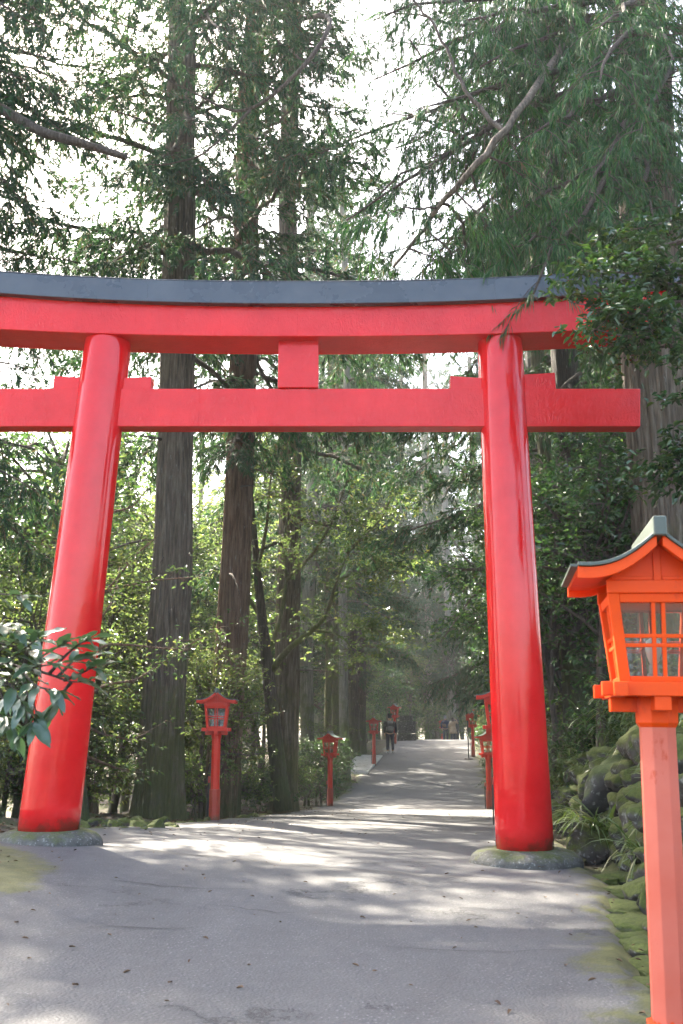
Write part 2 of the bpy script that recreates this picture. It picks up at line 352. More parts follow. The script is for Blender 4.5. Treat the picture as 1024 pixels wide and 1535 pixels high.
def ground(x, y):
    x = np.asarray(x, float); y = np.asarray(y, float)
    z0 = zr(y)+bank(x, y); tl = lx(y)-x; tr = x-rx(y)
    z = z0 - .05 + np.zeros_like(x)
    nz = .10*fnoise(x, y, .8, 1) + .05*fnoise(x, y, 2.3, 4)
    zl = z0 - .04 - np.clip(tl-2.5, 0, 60)*.06 + nz*np.clip(tl-.2, 0, 1)
    wallh = np.interp(y, [0, 3, 6, 9, 14, 20, 30, 60], [.15, .25, .75, 1.05, .95, .6, .35, .25])
    zr_ = z0 - .10 + wallh*np.clip((tr-.30)/.55, 0, 1)**.8 + np.clip(tr-.85, 0, 4)*np.interp(y, [0, 10, 25, 60], [.30, .42, .38, .22]) + np.clip(tr-4.85, 0, 60)*.16 + nz*1.3*np.clip(tr-.3, 0, 1)
    z = np.where(tl > 0, zl, z); z = np.where(tr > 0, zr_, z)
    far = np.clip((np.hypot(x, y-30)-140)/100, 0, 1)
    return z*(1-far) + 2.0*far
def gz(x, y): return float(ground(np.array([x]), np.array([y]))[0])
def axis(parts): return np.unique(np.concatenate([np.arange(a, b, s) for a, b, s in parts]))
gx = axis([(-240, -60, 20), (-60, -12, 1.5), (-12, 12, .16), (12, 60, 1.5), (60, 241, 20)])
gy = axis([(-100, -10, 10), (-10, 2, 1), (2, 22, .16), (22, 70, .6), (70, 130, 3), (130, 331, 20)])
GX, GY = np.meshgrid(gx, gy); nx, ny = len(gx), len(gy)
V = np.stack([GX, GY, ground(GX, GY)], -1).reshape(-1, 3)
I = (np.arange(ny-1)[:, None]*nx + np.arange(nx-1)[None, :]).ravel()
g = obj('ground', mesh_np('ground', V, np.stack([I, I+1, I+1+nx, I+nx], 1), smooth=True), M['forest_floor'])
tag(g, 'brown mossy forest floor on both sides of the path', 'ground', kind='structure')
def seam_y(x): return 8.95 - .37*(x+.1) + .03*np.sin(x*7) + .02*np.sin(x*17+1)
def road_sheet(name, ys, dz, mat, seam=False, nxs=44):
    s = np.linspace(0, 1, nxs); SS, YY = np.meshgrid(s, ys)
    jl = .16*fnoise(YY*0, YY, 1.3, 3); jr = .10*fnoise(YY*0+5, YY, 1.7, 8)
    if seam:                                   # last row follows the paving joint
        T = (YY-ys[0])/(ys[-1]-ys[0])
        XX = lx(YY)+jl + SS*(rx(YY)+jr-lx(YY)-jl)
        YY = ys[0] + T*(seam_y(XX)-ys[0])
    XX = lx(YY)+jl + SS*(rx(YY)+jr-lx(YY)-jl)
    ZZ_ = zr(YY) + bank(XX, YY) + dz + .012*fnoise(XX, YY, .9, 2) + .02*np.clip(1-np.abs(SS-.5)*2, 0, 1)
    # worn verge sinks into the soil
    edge = np.minimum(SS, 1-SS)*(rx(YY)-lx(YY))
    ZZ_ -= np.clip(.05-edge, 0, .05)*1.2
    edge = edge - .62*np.exp(-((YY-7.9)/1.1)**2)*np.exp(-(SS/.22)**2)      # moss creeps further in beside the left footing
    V = np.stack([XX, YY, ZZ_], -1).reshape(-1, 3)
    I = (np.arange(len(ys)-1)[:, None]*nxs + np.arange(nxs-1)[None, :]).ravel()
    Q = np.stack([I, I+1, I+1+nxs, I+nxs], 1); E = edge.reshape(-1)
    if seam:                                   # a thin lip down to the older paving
        b = (len(ys)-1)*nxs; base = len(V)
        V = np.concatenate([V, V[b:b+nxs]+np.array([0, .004, -.03])]); E = np.concatenate([E, E[b:b+nxs]])
        k = np.arange(nxs-1); Q = np.concatenate([Q, np.stack([b+k, b+k+1, base+k+1, base+k], 1)])
    me = mesh_np(name, V, Q, smooth=True)
    a = me.attributes.new('edge', 'FLOAT', 'POINT'); a.data.foreach_set('value', E.astype(np.float32))
    o = obj(name, me, M[mat]); return o
road = road_sheet('road', axis([(6.5, 30, .2), (30, 66, .5), (66, 130.1, 2)]), .0, 'asphalt')
tag(road, 'smooth grey asphalt path climbing through the gate to the crest', 'path', kind='structure')
apron = road_sheet('road_apron', axis([(-20, 2, 1), (2, 9.01, .15)]), .022, 'asphalt_coarse', seam=True)
tag(apron, 'coarse speckled asphalt paving in front of the gate', 'path', kind='structure')
def roadz(x, y): return float(zr(y)) + float(bank(x, y)) + .012*float(fnoise(np.array([x]), np.array([y]), .9, 2)[0]) + .02*max(0, 1-abs((x-lx(y))/(rx(y)-lx(y))-.5)*2)
def crack(parent, pts, w, dz):                 # an open joint filled with dark grit
    P = []
    for (a, b) in zip(pts[:-1], pts[1:]):
        n = max(2, int(math.dist(a, b)/.10))
        for i in range(n): P.append((a[0]+(b[0]-a[0])*i/n + random.uniform(-.035, .035), a[1]+(b[1]-a[1])*i/n + random.uniform(-.035, .035)))
    P.append(pts[-1]); mb = MB(); V_ = []; F_ = []
    for i, (x, y) in enumerate(P):
        x1, y1 = P[min(i+1, len(P)-1)]; x0, y0 = P[max(i-1, 0)]
        d = math.hypot(x1-x0, y1-y0) or 1; nx_, ny_ = -(y1-y0)/d, (x1-x0)/d
        ww = w*random.uniform(.25, 1.0)*min(1, .15+min(i, len(P)-1-i)/6)
        z = roadz(x, y)+dz+.004
        V_ += [(x-nx_*ww, y-ny_*ww, z), (x+nx_*ww, y+ny_*ww, z)]
        if i: F_.append((2*i-2, 2*i-1, 2*i+1, 2*i))
    return mb.add(V_, F_).build('crack', M['crack_dark'], parent)
crack(road, [(-2.5, 9.87), (-1.2, 9.40), (.3, 8.84), (1.35, 8.50)], .012, .002)
for pts, w in [([(-.5, 26.5), (1.0, 27.3), (2.6, 26.6), (3.9, 27.2)], .05), ([(.2, 31), (1.6, 31.8), (3.0, 31.2), (3.7, 31.6)], .06), ([(1.8, 40), (3.4, 41), (4.6, 40.4)], .06),
               ([(2.4, 48), (3.8, 49), (5.2, 48.6)], .07), ([(-2.2, 12.2), (-.9, 12.0), (-.2, 11.8)], .012)]:
    crack(road, pts, w, .0)
for pts, w in [([(-1.35, 6.15), (-1.1, 6.1), (-.85, 6.2)], .018), ([(-1.6, 6.0), (-1.4, 6.1), (-1.2, 6.1)], .008), ([(.2, 5.9), (.9, 5.8), (1.3, 5.9)], .008), ([(-1.9, 7.7), (-1.1, 7.5), (-.6, 7.6)], .010), ([(-1.0, 7.0), (-.4, 6.8), (.0, 6.85)], .007), ([(.6, 7.2), (1.2, 7.1), (1.5, 7.2)], .006)]:
    crack(apron, pts, w, .023)
# pale concrete slab of the side path by the third left-hand lantern
mb = MB(); P = [(-.05, 41.3), (1.0, 40.2), (1.9, 47.2), (.75, 47.4)]
mb.hexa([(x, y, zr(y)-.10) for x, y in P] + [(x, y, zr(y)+.05) for x, y in P])
tag(mb.build('concrete_slab', M['concrete'], bevel=.02), 'pale concrete slab of a side path left of the third lantern', 'slab', kind='structure')

# ------------------------------------------------------------------ torii gate, built in its own plane
TY = 9.72
T = empty('torii_gate', (-.52, TY, 0)); TO = Vector((-.52, TY, 0))
tag(T, 'large glossy red torii gate with black top beam standing across the path', 'torii gate')
def tx(u, v): return at(u, v, TY)
def rel(p): return (p[0]-TO.x, p[1]-TO.y, p[2]-TO.z)
def pillar(ub, vb, wb, ut, vt, wt):
    b, t = tx(ub, vb), tx(ut, vt); n = 40; rings = []
    rb = wb/2/F*TY*1.0; rt = wt/2/F*TY*1.07
    for k in range(25):
        s = k/24; c = b+(t-b)*s; r = rb+(rt-rb)*s**.9
        rings.append([(c[0]-b[0]+r*math.cos(2*PI*i/n), r*math.sin(2*PI*i/n), c[2]-b[2]) for i in range(n)])
    o = MB().ring(rings).build('pillar', M['pillar_red'], T, smooth=True); o.location = rel(b)
    for p in o.data.polygons:
        if len(p.vertices) > 4: p.use_smooth = False
    return b, t, rb, rt
bL = pillar(73, 1244, 87, 165, 490, 68)
bR = pillar(787, 1273, 83, 748, 488, 66)
def basestone(c, rx_, h):
    n = 48; rings = []
    for r, z in [(1.0, -1.2), (1.0, .0), (.985, .25), (.94, .52), (.85, .76), (.72, .92), (.5, 1.0), (.2, 1.02)]:
        rings.append([(rx_*r*math.cos(2*PI*i/n)*(1+.018*math.sin(i*.39+1)+.012*math.sin(i*1.05)), rx_*r*math.sin(2*PI*i/n)*(1+.018*math.cos(i*.52)+.012*math.sin(i*1.3+2)), h*z) for i in range(n)])
    o = MB().ring(rings).build('base_stone', M['base_stone'], T, smooth=True); o.location = rel(c); return o
gL, gR = tx(73, 1280), tx(787, 1301)
basestone((bL[0][0], TY, bL[0][2]-.13), .49, .14)
basestone((bR[0][0], TY, bR[0][2]-.12), .53, .13)
def beam(u0, u1, topf, botf, depth, name, mat, slant=0.0, n=40, bev=.008, yoff=0.0):
    """a beam following photographed top and bottom curves; slant widens the upper edge at both ends"""
    mb = MB(); rings = []
    for k in range(n+1):
        u = u0+(u1-u0)*k/n
        e = slant*((2*k/n-1))
        zt, zb = tx(u, topf(u)), tx(u, botf(u))
        y0, y1 = TY+yoff-depth/2, TY+yoff+depth/2
        rings.append([(zb[0]-e*.5, y0, zb[2]), (zt[0]+e*.5, y0, zt[2]), (zt[0]+e*.5, y1, zt[2]), (zb[0]-e*.5, y1, zb[2])])
    mb.ring([[(p[0]-TO.x, p[1]-TO.y, p[2]-TO.z) for p in r] for r in rings])
    o = mb.build(name, M[mat], T, bevel=bev); return o
CX = 452.0
def curve(mid, k): return lambda u: mid - k*(abs(u-CX)/540.0)**2.3*1.0
# pixel heights below are for the front faces, moved back to the gate plane by their depth
fr = lambda v, d: 1100-(1100-v)*(TY-d/2)/TY
SH = .50; KA = .66; NU = .20
beam(-72, 985, curve(fr(455, SH), fr(455, SH)-fr(431, SH)), curve(fr(503, SH), fr(503, SH)-fr(486, SH)), SH, 'lower_lintel', 'torii_red', slant=.05)
beam(-98, 1010, curve(fr(420, KA), 24), curve(fr(453, KA), fr(455, SH)-fr(430, SH)), KA, 'upper_lintel', 'kasagi_black', slant=.06)
# the sloping cap over the black lintel
mb = MB(); rings = []
for k in range(41):
    u = -106+1124*k/40; p = tx(u, curve(fr(420.5, KA), 24)(u)); e = KA/2+.003
    rings.append([(p[0]-TO.x, yy-TO.y, p[2]+zz-TO.z) for yy, zz in ((TY-e, .0), (TY-e, .012), (TY, .14), (TY+e, .012), (TY+e, .0))])
mb.ring(rings).build('lintel_cap', M['kasagi_black'], T, bevel=.006)
beam(-52, 956, lambda u: fr(582, NU), lambda u: fr(639, NU), NU, 'tie_beam', 'torii_red')
# strut between the beams
a, b = tx(418.5, fr(511, .28)), tx(478, fr(511, .28)); c = tx(418, fr(582.5, NU)); zt, zb = a[2]+.06, c[2]
MB().box(((a[0]+b[0])/2-TO.x, 0, (zt+zb)/2), (b[0]-a[0], .26, zt-zb-.006)).build('centre_strut', M['torii_red'], T, bevel=.008)
def wedge(u0, u1, va, vb_, side):              # the locking wedge that sits on the tie beam against a pillar
    d = NU*.72; p0, p1 = tx(u0, fr(va, d)), tx(u1, fr(vb_, d)); z = tx(u0, fr(582, NU))[2]+.003
    mb = MB(); y0, y1 = -d/2, d/2
    mb.hexa([(p0[0]-TO.x, y0, z), (p1[0]-TO.x, y0, z), (p1[0]-TO.x, y1, z), (p0[0]-TO.x, y1, z),
             (p0[0]-TO.x, y0, p0[2]), (p1[0]-TO.x, y0, p1[2]), (p1[0]-TO.x, y1, p1[2]), (p0[0]-TO.x, y1, p0[2])])
    mb.build('wedge', M['torii_red'], T, bevel=.006)
wedge(84, 140, 563, 566, -1); wedge(170, 229, 567, 564, 1); wedge(674, 735, 563, 567, -1); wedge(765, 830, 562, 558, 1)

# painted-over joints where the beams were spliced
def seam(u, v0, v1, d, mat, lean=0):
    a, b = tx(u, fr(v0, d)), tx(u+lean, fr(v1, d)); h = a[2]-b[2]
    MB().box(((a[0]+b[0])/2-TO.x, -d/2-.0005, (a[2]+b[2])/2), (.007, .004, h-.012)).build('seam', M[mat], T, bevel=.0015)
for u, v0, v1, d, mt in [(447, 456, 502, SH, 'torii_red'), (210, 454, 500, SH, 'torii_red'), (700, 452, 499, SH, 'torii_red'), (474, 583, 638, NU, 'torii_red'), (300, 583, 638, NU, 'torii_red'), (490, 421, 452, KA, 'kasagi_black'), (735, 417, 448, KA, 'kasagi_black'), (230, 418, 449, KA, 'kasagi_black')]: seam(u, v0, v1, d, mt)
# ------------------------------------------------------------------ path lanterns
def make_lantern():
    R = empty('path_lantern')
    om, fm = M['lantern_orange'], M['lantern_faded']
    def P(mb, name, mat, parent=R, bev=.003, smooth=False): return mb.build(name, mat, parent, bevel=bev, smooth=smooth)
    # pole (octagonal) with sleeve at the foot
    P(MB().lathe([(.083, .0), (.079, 1.19), (.077, 1.195)], 8, ph=PI/8), 'pole', fm)
    s = MB().lathe([(.098, -.10), (.098, .16), (.098, .46), (.094, .475)], 8, ph=PI/8); P(s, 'sleeve', M['sleeve_red'])
    P(MB().lathe([(.103, .150), (.103, .178)], 8, ph=PI/8), 'band', M['sleeve_red'])
    P(MB().lathe([(.080, 1.165), (.093, 1.185), (.094, 1.26), (.090, 1.30)], 8, ph=PI/8), 'capital', om)
    for k, (dx, dy, zz) in enumerate(((.40, .070, 1.262), (.070, .40, 1.266))):
        P(MB().box((0, 0, zz), (dx, dy, .062)), 'bracket_arm', om)
    # tray of four crossing bars
    for sgn in (-1, 1):
        P(MB().box((0, sgn*.178, 1.325), (.50, .062, .060)), 'tray_bar', om)
        P(MB().box((sgn*.178, 0, 1.3215), (.058, .53, .060)), 'tray_bar', om)
    P(MB().box((0, 0, 1.345), (.30, .30, .02)), 'tray_floor', om)
    z0, z1 = 1.352, 1.735; hb, ht = .172, .212   # the box widens upwards
    def xy(h, z): return hb+(ht-hb)*(z-z0)/(z1-z0)
    for sx in (-1, 1):
        for sy in (-1, 1):
            w = .046
            mb = MB(); pts = []
            for z in (z0, z1):
                h = xy(0, z); x0, x1 = sorted((sx*h, sx*(h-w))); y0, y1 = sorted((sy*h, sy*(h-w)))
                pts += [(x0, y0, z), (x1, y0, z), (x1, y1, z), (x0, y1, z)]
            P(mb.hexa(pts), 'corner_post', om)
    zt = z1-.045                                  # window head
    for q in range(4):
        rot = Matrix.Rotation(q*PI/2, 4, 'Z')
        def face(mb, xa, xb, za, zb, th=.018, inset=.012):
            pts = []
            for z, (a, b) in ((za, (xa(za), xb(za))), (zb, (xa(zb), xb(zb)))):
                h = xy(0, z)-inset
                pts += [(a, -h, z), (b, -h, z), (b, -h+th, z), (a, -h+th, z)]
            return mb.hexa([tuple(rot @ Vector(p)) for p in pts])
        inner = lambda z: xy(0, z)-.046
        wd = P(face(MB(), lambda z: -inner(z), lambda z: inner(z), z0+.004, z0+.028, .026, .006), 'window', om)
        P(face(MB(), lambda z: -inner(z), lambda z: inner(z), z1-.040, z1, .026, .006), 'head_rail', om, wd)
        for cxo in (-.021, .021):
            P(face(MB(), lambda z: cxo-.0085, lambda z: cxo+.0085, z0+.027, z1-.039), 'lattice_bar', om, wd, .0015)
        for zz in (1.512, 1.552):
            P(face(MB(), lambda z: -inner(z), lambda z: inner(z), zz-.008, zz+.008, .014, .010), 'lattice_bar', om, wd, .0015)
        P(face(MB(), lambda z: -inner(z)-.002, lambda z: inner(z)+.002, z0+.02, z1-.03, .003, .032), 'pane', M['pane'], wd, 0)
    # gables: cross beam, panel, king post
    for sy in (-1, 1):
        P(MB().box((0, sy*.205, 1.762), (.43, .028, .056)), 'gable_beam', om)
        mb = MB(); y0, y1 = sy*.196-.008, sy*.196+.008
        tri = [(-.22, 1.788), (.22, 1.788), (.085, 1.885), (0, 1.955), (-.085, 1.885)]
        mb.ring([[(x, y0, z) for x, z in tri], [(x, y1, z) for x, z in tri]]); P(mb, 'gable_panel', om, bev=0)
        P(MB().box((0, sy*.207, 1.862), (.034, .018, .145)), 'king_post', om)
        for sx in (-1, 1): P(MB().box((sx*.105, sy*.204, 1.80), (.17, .014, .018)), 'gable_strip', om)
    # curved roof: copper sheet over an orange underside, barge boards at both gables
    D = .335; prof = []
    for k in range(15):
        t = k/14; x = .012+.333*t
        prof.append((x, 1.975 - .205*t + .068*t*t - .03*math.sin(PI*t)*1.0))
    def shell(off0, off1, y0, y1, tmax=15, tmin=0):
        sec = prof[tmin:tmax]
        top = [(x, z+off1) for x, z in sec]; bot = [(x, z+off0) for x, z in sec[::-1]]
        right = top+bot; left = [(-x, z) for x, z in right][::-1]
        return right, left
    for sgn, nm in ((0, 'r'), (1, 'l')):
        sec = shell(0, .016, 0, 0)[sgn]
        mb = MB(); mb.ring([[(x, -D, z) for x, z in sec], [(x, D, z) for x, z in sec]]); P(mb, 'roof', M['copper_roof'], bev=.002)
        sec = shell(-.022, -.002, 0, 0, 15)[sgn]
        mb = MB(); mb.ring([[(x*.995, -D+.047, z) for x, z in sec], [(x*.995, D-.047, z) for x, z in sec]]); P(mb, 'roof_board', om, bev=0)
        for sy in (-1, 1):
            sec = shell(-.052, -.0025, 0, 0, 15)[sgn]; ya, yb = sorted((sy*(D-.012), sy*(D-.046)))
            mb = MB(); mb.ring([[(x, ya, z) for x, z in sec], [(x, yb, z) for x, z in sec]]); P(mb, 'barge_board', om, bev=.002)
        sx = 1-2*sgn
        P(MB().box((sx*.358, 0, prof[-1][1]+.004), (.035, 2*D-.05, .012)), 'eave_trim', M['copper_roof'], bev=.001)
    # ridge
    P(MB().box((0, 0, 2.005), (.056, 2*D+.03, .085)), 'ridge_cap', M['copper_roof'], bev=.006)
    # lamp inside
    P(MB().lathe([(.032, 1.356), (.032, 1.40), (.022, 1.405), (.022, 1.44)], 12), 'lamp_socket', M['steel'], bev=0, smooth=False)
    P(MB().lathe([(.016, 1.44), (.030, 1.475), (.036, 1.51), (.030, 1.545), (.012, 1.56)], 14), 'bulb', M['white_glass'], bev=0, smooth=True)
    P(MB().box((-.105, .02, .62), (.035, .07, .10)), 'junction_box', M['sleeve_red'])
    P(MB().tube([(-.115, .03, .60), (-.118, .03, .3), (-.118, .03, -.05)], .014, 6), 'conduit', M['dark_metal'], bev=0)
    for c in R.children_recursive:               # the head is a little smaller and sits higher on the post
        low = c.name.split('.')[0] in ('pole', 'sleeve', 'band', 'conduit', 'junction_box')
        for v in c.data.vertices:
            x, y, z = v.co
            if not low: v.co = (x*.9, y*.9, 2.05+(z-2.05)*.9)
            elif c.name.startswith('pole'): v.co = (x*.91, y*.91, z*1.285/1.195)
            else: v.co = (x*.92, y*.92, z)
    return R
L0 = make_lantern()
RED = {'lantern_orange': M['lantern_red'], 'lantern_faded': M['lantern_red']}
ORG = {'sleeve_red': M['sleeve_orange']}
LG = 'red lanterns on posts along the path'
def put_lantern(u, Y, label, top=None, base=None, rz=-.12, h=2.05, mats=RED, near=False):
    if near:
        o = copy_tree(L0, None, ORG)
        for c in list(o.children):               # this post has no sleeve, only the band near its foot
            if c.name.startswith('sleeve') or c.name.startswith('conduit') or c.name.startswith('junction'): bpy.data.objects.remove(c)
    else: o = copy_tree(L0, None, RED)
    x = (u-512)/F*(Y*cp + 0)   # small-angle: depth along the axis is close to Y
    p = at(u, 1160, Y); x = p[0]
    z = base if base is not None else (roadz(x, Y) if lx(Y) < x < rx(Y) else gz(x, Y))
    o.location = (x, Y, z); o.rotation_euler = (0, 0, rz)
    tag(o, label, 'lantern', LG); return o
put_lantern(981, 4.05, 'large orange lantern on faded salmon post in the right foreground', rz=-.15, near=True, base=.02).rotation_euler[1] = .018
put_lantern(323, 16.4, 'red lantern on post before the trunk of the reddish cedar on the left', rz=.05)
put_lantern(495, 29.0, 'red lantern left of the path beside the round grey shrub', rz=-.2)
put_lantern(561, 43.5, 'red lantern by the pale concrete slab left of the man with the backpack', rz=-.12)
put_lantern(592.5, 53.0, 'red lantern at the stone plinth, just behind the man with the backpack', rz=-.25)
put_lantern(749, 15.2, 'red lantern mostly hidden behind the right gate pillar', rz=-.12)
put_lantern(732.5, 27.2, 'red lantern right of the path with its roof touching the right pillar', rz=-.02)
put_lantern(710.5, 47.0, 'red lantern right of the path behind leaves by the thin sign pole', rz=-.2)
put_lantern(719.5, 61.0, 'small far red lantern above the leafy one on the right verge', rz=-.15)
put_lantern(664, 80.0, 'farthest red lantern beyond the crest behind the person in navy', rz=-.1, base=.35)
for c in list(L0.children):
    for gch in list(c.children): bpy.data.objects.remove(gch)
    bpy.data.objects.remove(c)
bpy.data.objects.remove(L0)
# thin pole with a foot by the right verge
p = at(702.5, 1131, 46.0); sz = roadz(p[0], 46)
R = empty('marker_pole', (p[0], 46.0, sz)); tag(R, 'thin dark marker pole with round foot on the right verge', 'pole')
MB().lathe([(.028, .03), (.026, 2.05)], 8).build('shaft', M['dark_metal'], R)
MB().lathe([(.20, .0), (.19, .035), (.05, .05)], 16).build('foot', M['dark_metal'], R)
MB().box((0, -.035, 1.85), (.16, .012, .30)).build('sign_plate', M['lantern_red'], R)
# ------------------------------------------------------------------ foliage builders
UP = np.array([0., 0., 1.])
def unit(a): return a/np.maximum(np.linalg.norm(a, axis=-1, keepdims=True), 1e-9)
def rnd(n=None, lo=-1., hi=1.): return rng.uniform(lo, hi, n)
def rvec(n): return unit(rng.normal(size=(n, 3)))
def leaves(P, D, N, L, W, fold=.28, bend=.18):
    """one folded six-point leaf for each row; returns vertices and quads"""
    D = unit(D); Sd = unit(np.cross(N, D)); Nn = np.cross(D, Sd); L = L[:, None]; W = W[:, None]
    v0 = P; v3 = P + D*L - Nn*L*bend
    up = Nn*W*fold
    v1 = P + D*L*.32 + Sd*W*.5 + up; v2 = P + D*L*.68 + Sd*W*.40 + up - Nn*L*bend*.4
    v5 = P + D*L*.32 - Sd*W*.5 + up; v4 = P + D*L*.68 - Sd*W*.40 + up - Nn*L*bend*.4
    V = np.stack([v0, v1, v2, v3, v4, v5], 1).reshape(-1, 3); b = np.arange(len(P))[:, None]*6
    Q = np.concatenate([b+np.array([[0, 1, 2, 3]]), b+np.array([[0, 3, 4, 5]])])
    return V, Q
def strands(P, D, L, W, droop):
    """one tapering, drooping needle strand for each row; returns vertices, quads, triangles"""
    D = unit(D); Sd = unit(np.cross(D, rvec(len(P)))); L = L[:, None]; W = W[:, None]; g = droop[:, None]*UP
    m = P + D*L*.5 - g*L*.18; t = P + D*L - g*L*.62
    V = np.stack([P-Sd*W*.35, P+Sd*W*.35, m+Sd*W*.5, m-Sd*W*.5, t], 1).reshape(-1, 3); b = np.arange(len(P))[:, None]*5
    return V, b+np.array([[0, 1, 2, 3]]), b+np.array([[3, 2, 4]])
def tufts_mesh(name, B, A, T, K=14, L=.17, W=.020, droop=.5, spread=.75):
    B = np.asarray(B); A = unit(np.asarray(A)); T = np.asarray(T); n = len(B)
    t = rng.uniform(0, 1, (n, K)); R = rvec(n*K).reshape(n, K, 3)
    P = B[:, None] + A[:, None]*(T[:, None]*t)[..., None]
    D = unit(A[:, None]*.85 + R*spread*(1-.35*t)[..., None])
    Ls = L*(1.15-.5*t)*rng.uniform(.65, 1.3, (n, K)); Ws = W*rng.uniform(.7, 1.25, (n, K))
    V, Q, Tr = strands(P.reshape(-1, 3), D.reshape(-1, 3), Ls.ravel(), Ws.ravel(), droop*rng.uniform(.3, 1.5, n*K))
    return mesh_np(name, V, Q, Tr)
def bez(p0, p1, p2, n): 
    t = np.linspace(0, 1, n)[:, None]; return (1-t)**2*p0 + 2*t*(1-t)*p1 + t*t*p2
def bough(wood, tf, p0, p1, lift=.12, r0=.05, nb=16, bl=1.0, tl=.34, hang=.35, start=.18, dens=1.0, wig=.06):
    """a cedar bough from p0 to p1: spine, side branchlets and tufts"""
    p0, p1 = np.asarray(p0, float), np.asarray(p1, float); Ln = np.linalg.norm(p1-p0)
    sp = bez(p0, (p0+p1)/2 + UP*lift*Ln + rnd(3)*.06*Ln, p1, 10); sp[1:-1] += rnd((8, 3))*wig*min(1, Ln/3)
    wood.tube(sp, [r0*(1-.86*i/9) for i in range(10)], 6)
    tan = unit(np.gradient(sp, axis=0))
    for k in range(nb):
        s = start + (1-start)*(k+rng.uniform(0, 1))/nb; f = s*9; i = min(int(f), 8); q = sp[i]+(sp[i+1]-sp[i])*(f-i); tg = tan[i]
        side = unit(np.cross(tg, UP))*(1 if k % 2 else -1)
        d = unit(tg*rng.uniform(.35, .9) + side*rng.uniform(.5, 1.0) + UP*rng.uniform(-.35, .25))
        l = bl*rng.uniform(.55, 1.15)*(1.05-.55*s)
        br = bez(q, q+d*l*.55+UP*.06*l, q+d*l-UP*hang*l*rng.uniform(.4, 1.3), 5)
        wood.tube(br, [max(.004, .012*l*(1-.8*j/4)) for j in range(5)], 3, cap=False)
        bt = unit(np.gradient(br, axis=0)); nt_ = max(2, int(l/.14*dens))
        for j in range(nt_):
            u = .15+.85*(j+rng.uniform(0, 1))/nt_; fi = min(int(u*4), 3); q2 = br[fi]+(br[fi+1]-br[fi])*(u*4-fi)
            a = unit(bt[fi]*.8 + rvec(1)[0]*.75 - UP*hang*.9)
            tf.append((q2, a, tl*rng.uniform(.6, 1.25)))
    for j in range(4): tf.append((sp[-1-j//2], unit(tan[-1]+rvec(1)[0]*.5), tl))
def cedar_parts(H, z0, nb, reach, name, mat='cedar', K=17, L=.15, W=.027, tl=.40, dens=1.0, droop=.5, hang=.35, seed=1, az=None, dead=4):
    """shared wood and needle meshes of a cedar's crown, in the tree's own space"""
    global rng; keep = rng; rng = np.random.default_rng(seed)
    wood = MB(); tf = []
    for i in range(nb):
        s = (i+rng.uniform(0, 1))/nb; z = z0 + (H-z0)*s**1.05
        a = (i*2.399+rng.uniform(-.5, .5)) if az is None else rng.uniform(*az)
        l = reach*(1-.66*s)*rng.uniform(.6, 1.12)*(.75 if s < .08 else 1)
        d = np.array([math.cos(a), math.sin(a), 0])
        slope = -.28+.55*s+rng.uniform(-.18, .18)
        bough(wood, tf, d*.12+UP*z, d*l+UP*(z+slope*l), lift=rng.uniform(.02, .16), r0=.018+.013*l, nb=int(6+4.6*l), bl=.45+.32*l, tl=tl, hang=hang, dens=dens)
    for i in range(dead):                       # bare dead snags under the live crown
        a = rng.uniform(0, 2*PI); z = z0*rng.uniform(.5, 1.0); l = rng.uniform(.5, 1.6); d = np.array([math.cos(a), math.sin(a), 0])
        wood.tube(bez(d*.15+UP*z, d*l*.5+UP*(z+.05), d*l+UP*(z-.35*l+rng.uniform(-.2, .5)), 6), [.028*(1-.8*j/5) for j in range(6)], 5)
    wm = wood.mesh(name+'_limbs', True); wm.materials.append(M['twig'])
    fm = tufts_mesh(name+'_needles', [t[0] for t in tf], [t[1] for t in tf], [t[2] for t in tf], K, L, W, droop); fm.materials.append(M[mat])
    rng = keep
    return wm, fm
def trunk_mesh(name, path, radii, mat, flare=.5, nseg=44, n=28, lump=.05, seed=0, flutes=7):
    """a tapering trunk along path (points), with root flare and long bark ribs"""
    path = np.asarray(path, float); d = np.concatenate([[0], np.cumsum(np.linalg.norm(np.diff(path, axis=0), axis=1))]); d /= d[-1]
    s = np.linspace(0, 1, nseg)**1.5; c = np.stack([np.interp(s, d, path[:, k]) for k in range(3)], 1); r = np.interp(s, d, radii)
    a = np.linspace(0, 2*PI, n, endpoint=False)
    hz = c[:, 2:3]-c[0, 2]
    rib = 1 + lump*np.sin(a*flutes+seed+.3*hz) + lump*.7*np.sin(a*(flutes*2+1)+2*seed-.5*hz) + lump*.5*np.sin(a*3+hz*1.7+seed)
    if n > 40:                                    # fibrous strips of bark standing proud of each other
        rr_ = np.random.default_rng(seed); ph = rr_.uniform(0, 6.28, 12); kk = rr_.integers(17, 60, 12); tw_ = rr_.uniform(-.6, .6, 12)
        rib = rib + sum(lump*.30*np.sin(a*kk[i]+ph[i]+tw_[i]*hz+1.5*np.sin(hz*.35*(1+i % 4)+ph[-i-1])) for i in range(12))*.8
    fl = 1 + flare*np.exp(-hz/.5)*(.35+.9*np.maximum(0, np.sin(a*3+seed*2.1+.5*np.sin(a*2)+hz*.3))**1.5) + .10*np.exp(-hz/2.2)
    rr = r[:, None]*rib*fl
    V = np.stack([c[:, 0:1]+rr*np.cos(a), c[:, 1:2]+rr*np.sin(a), np.repeat(c[:, 2:3], n, 1)], -1)
    V[0, :, 2] -= .3
    I = np.arange(nseg-1)[:, None]*n + np.arange(n)[None, :]; J = np.arange(nseg-1)[:, None]*n + (np.arange(n)+1)[None, :] % n
    Q = np.stack([I, J, J+n, I+n], -1).reshape(-1, 4)
    m = mesh_np(name, V.reshape(-1, 3), Q, smooth=True); m.materials.append(M[mat]); return m
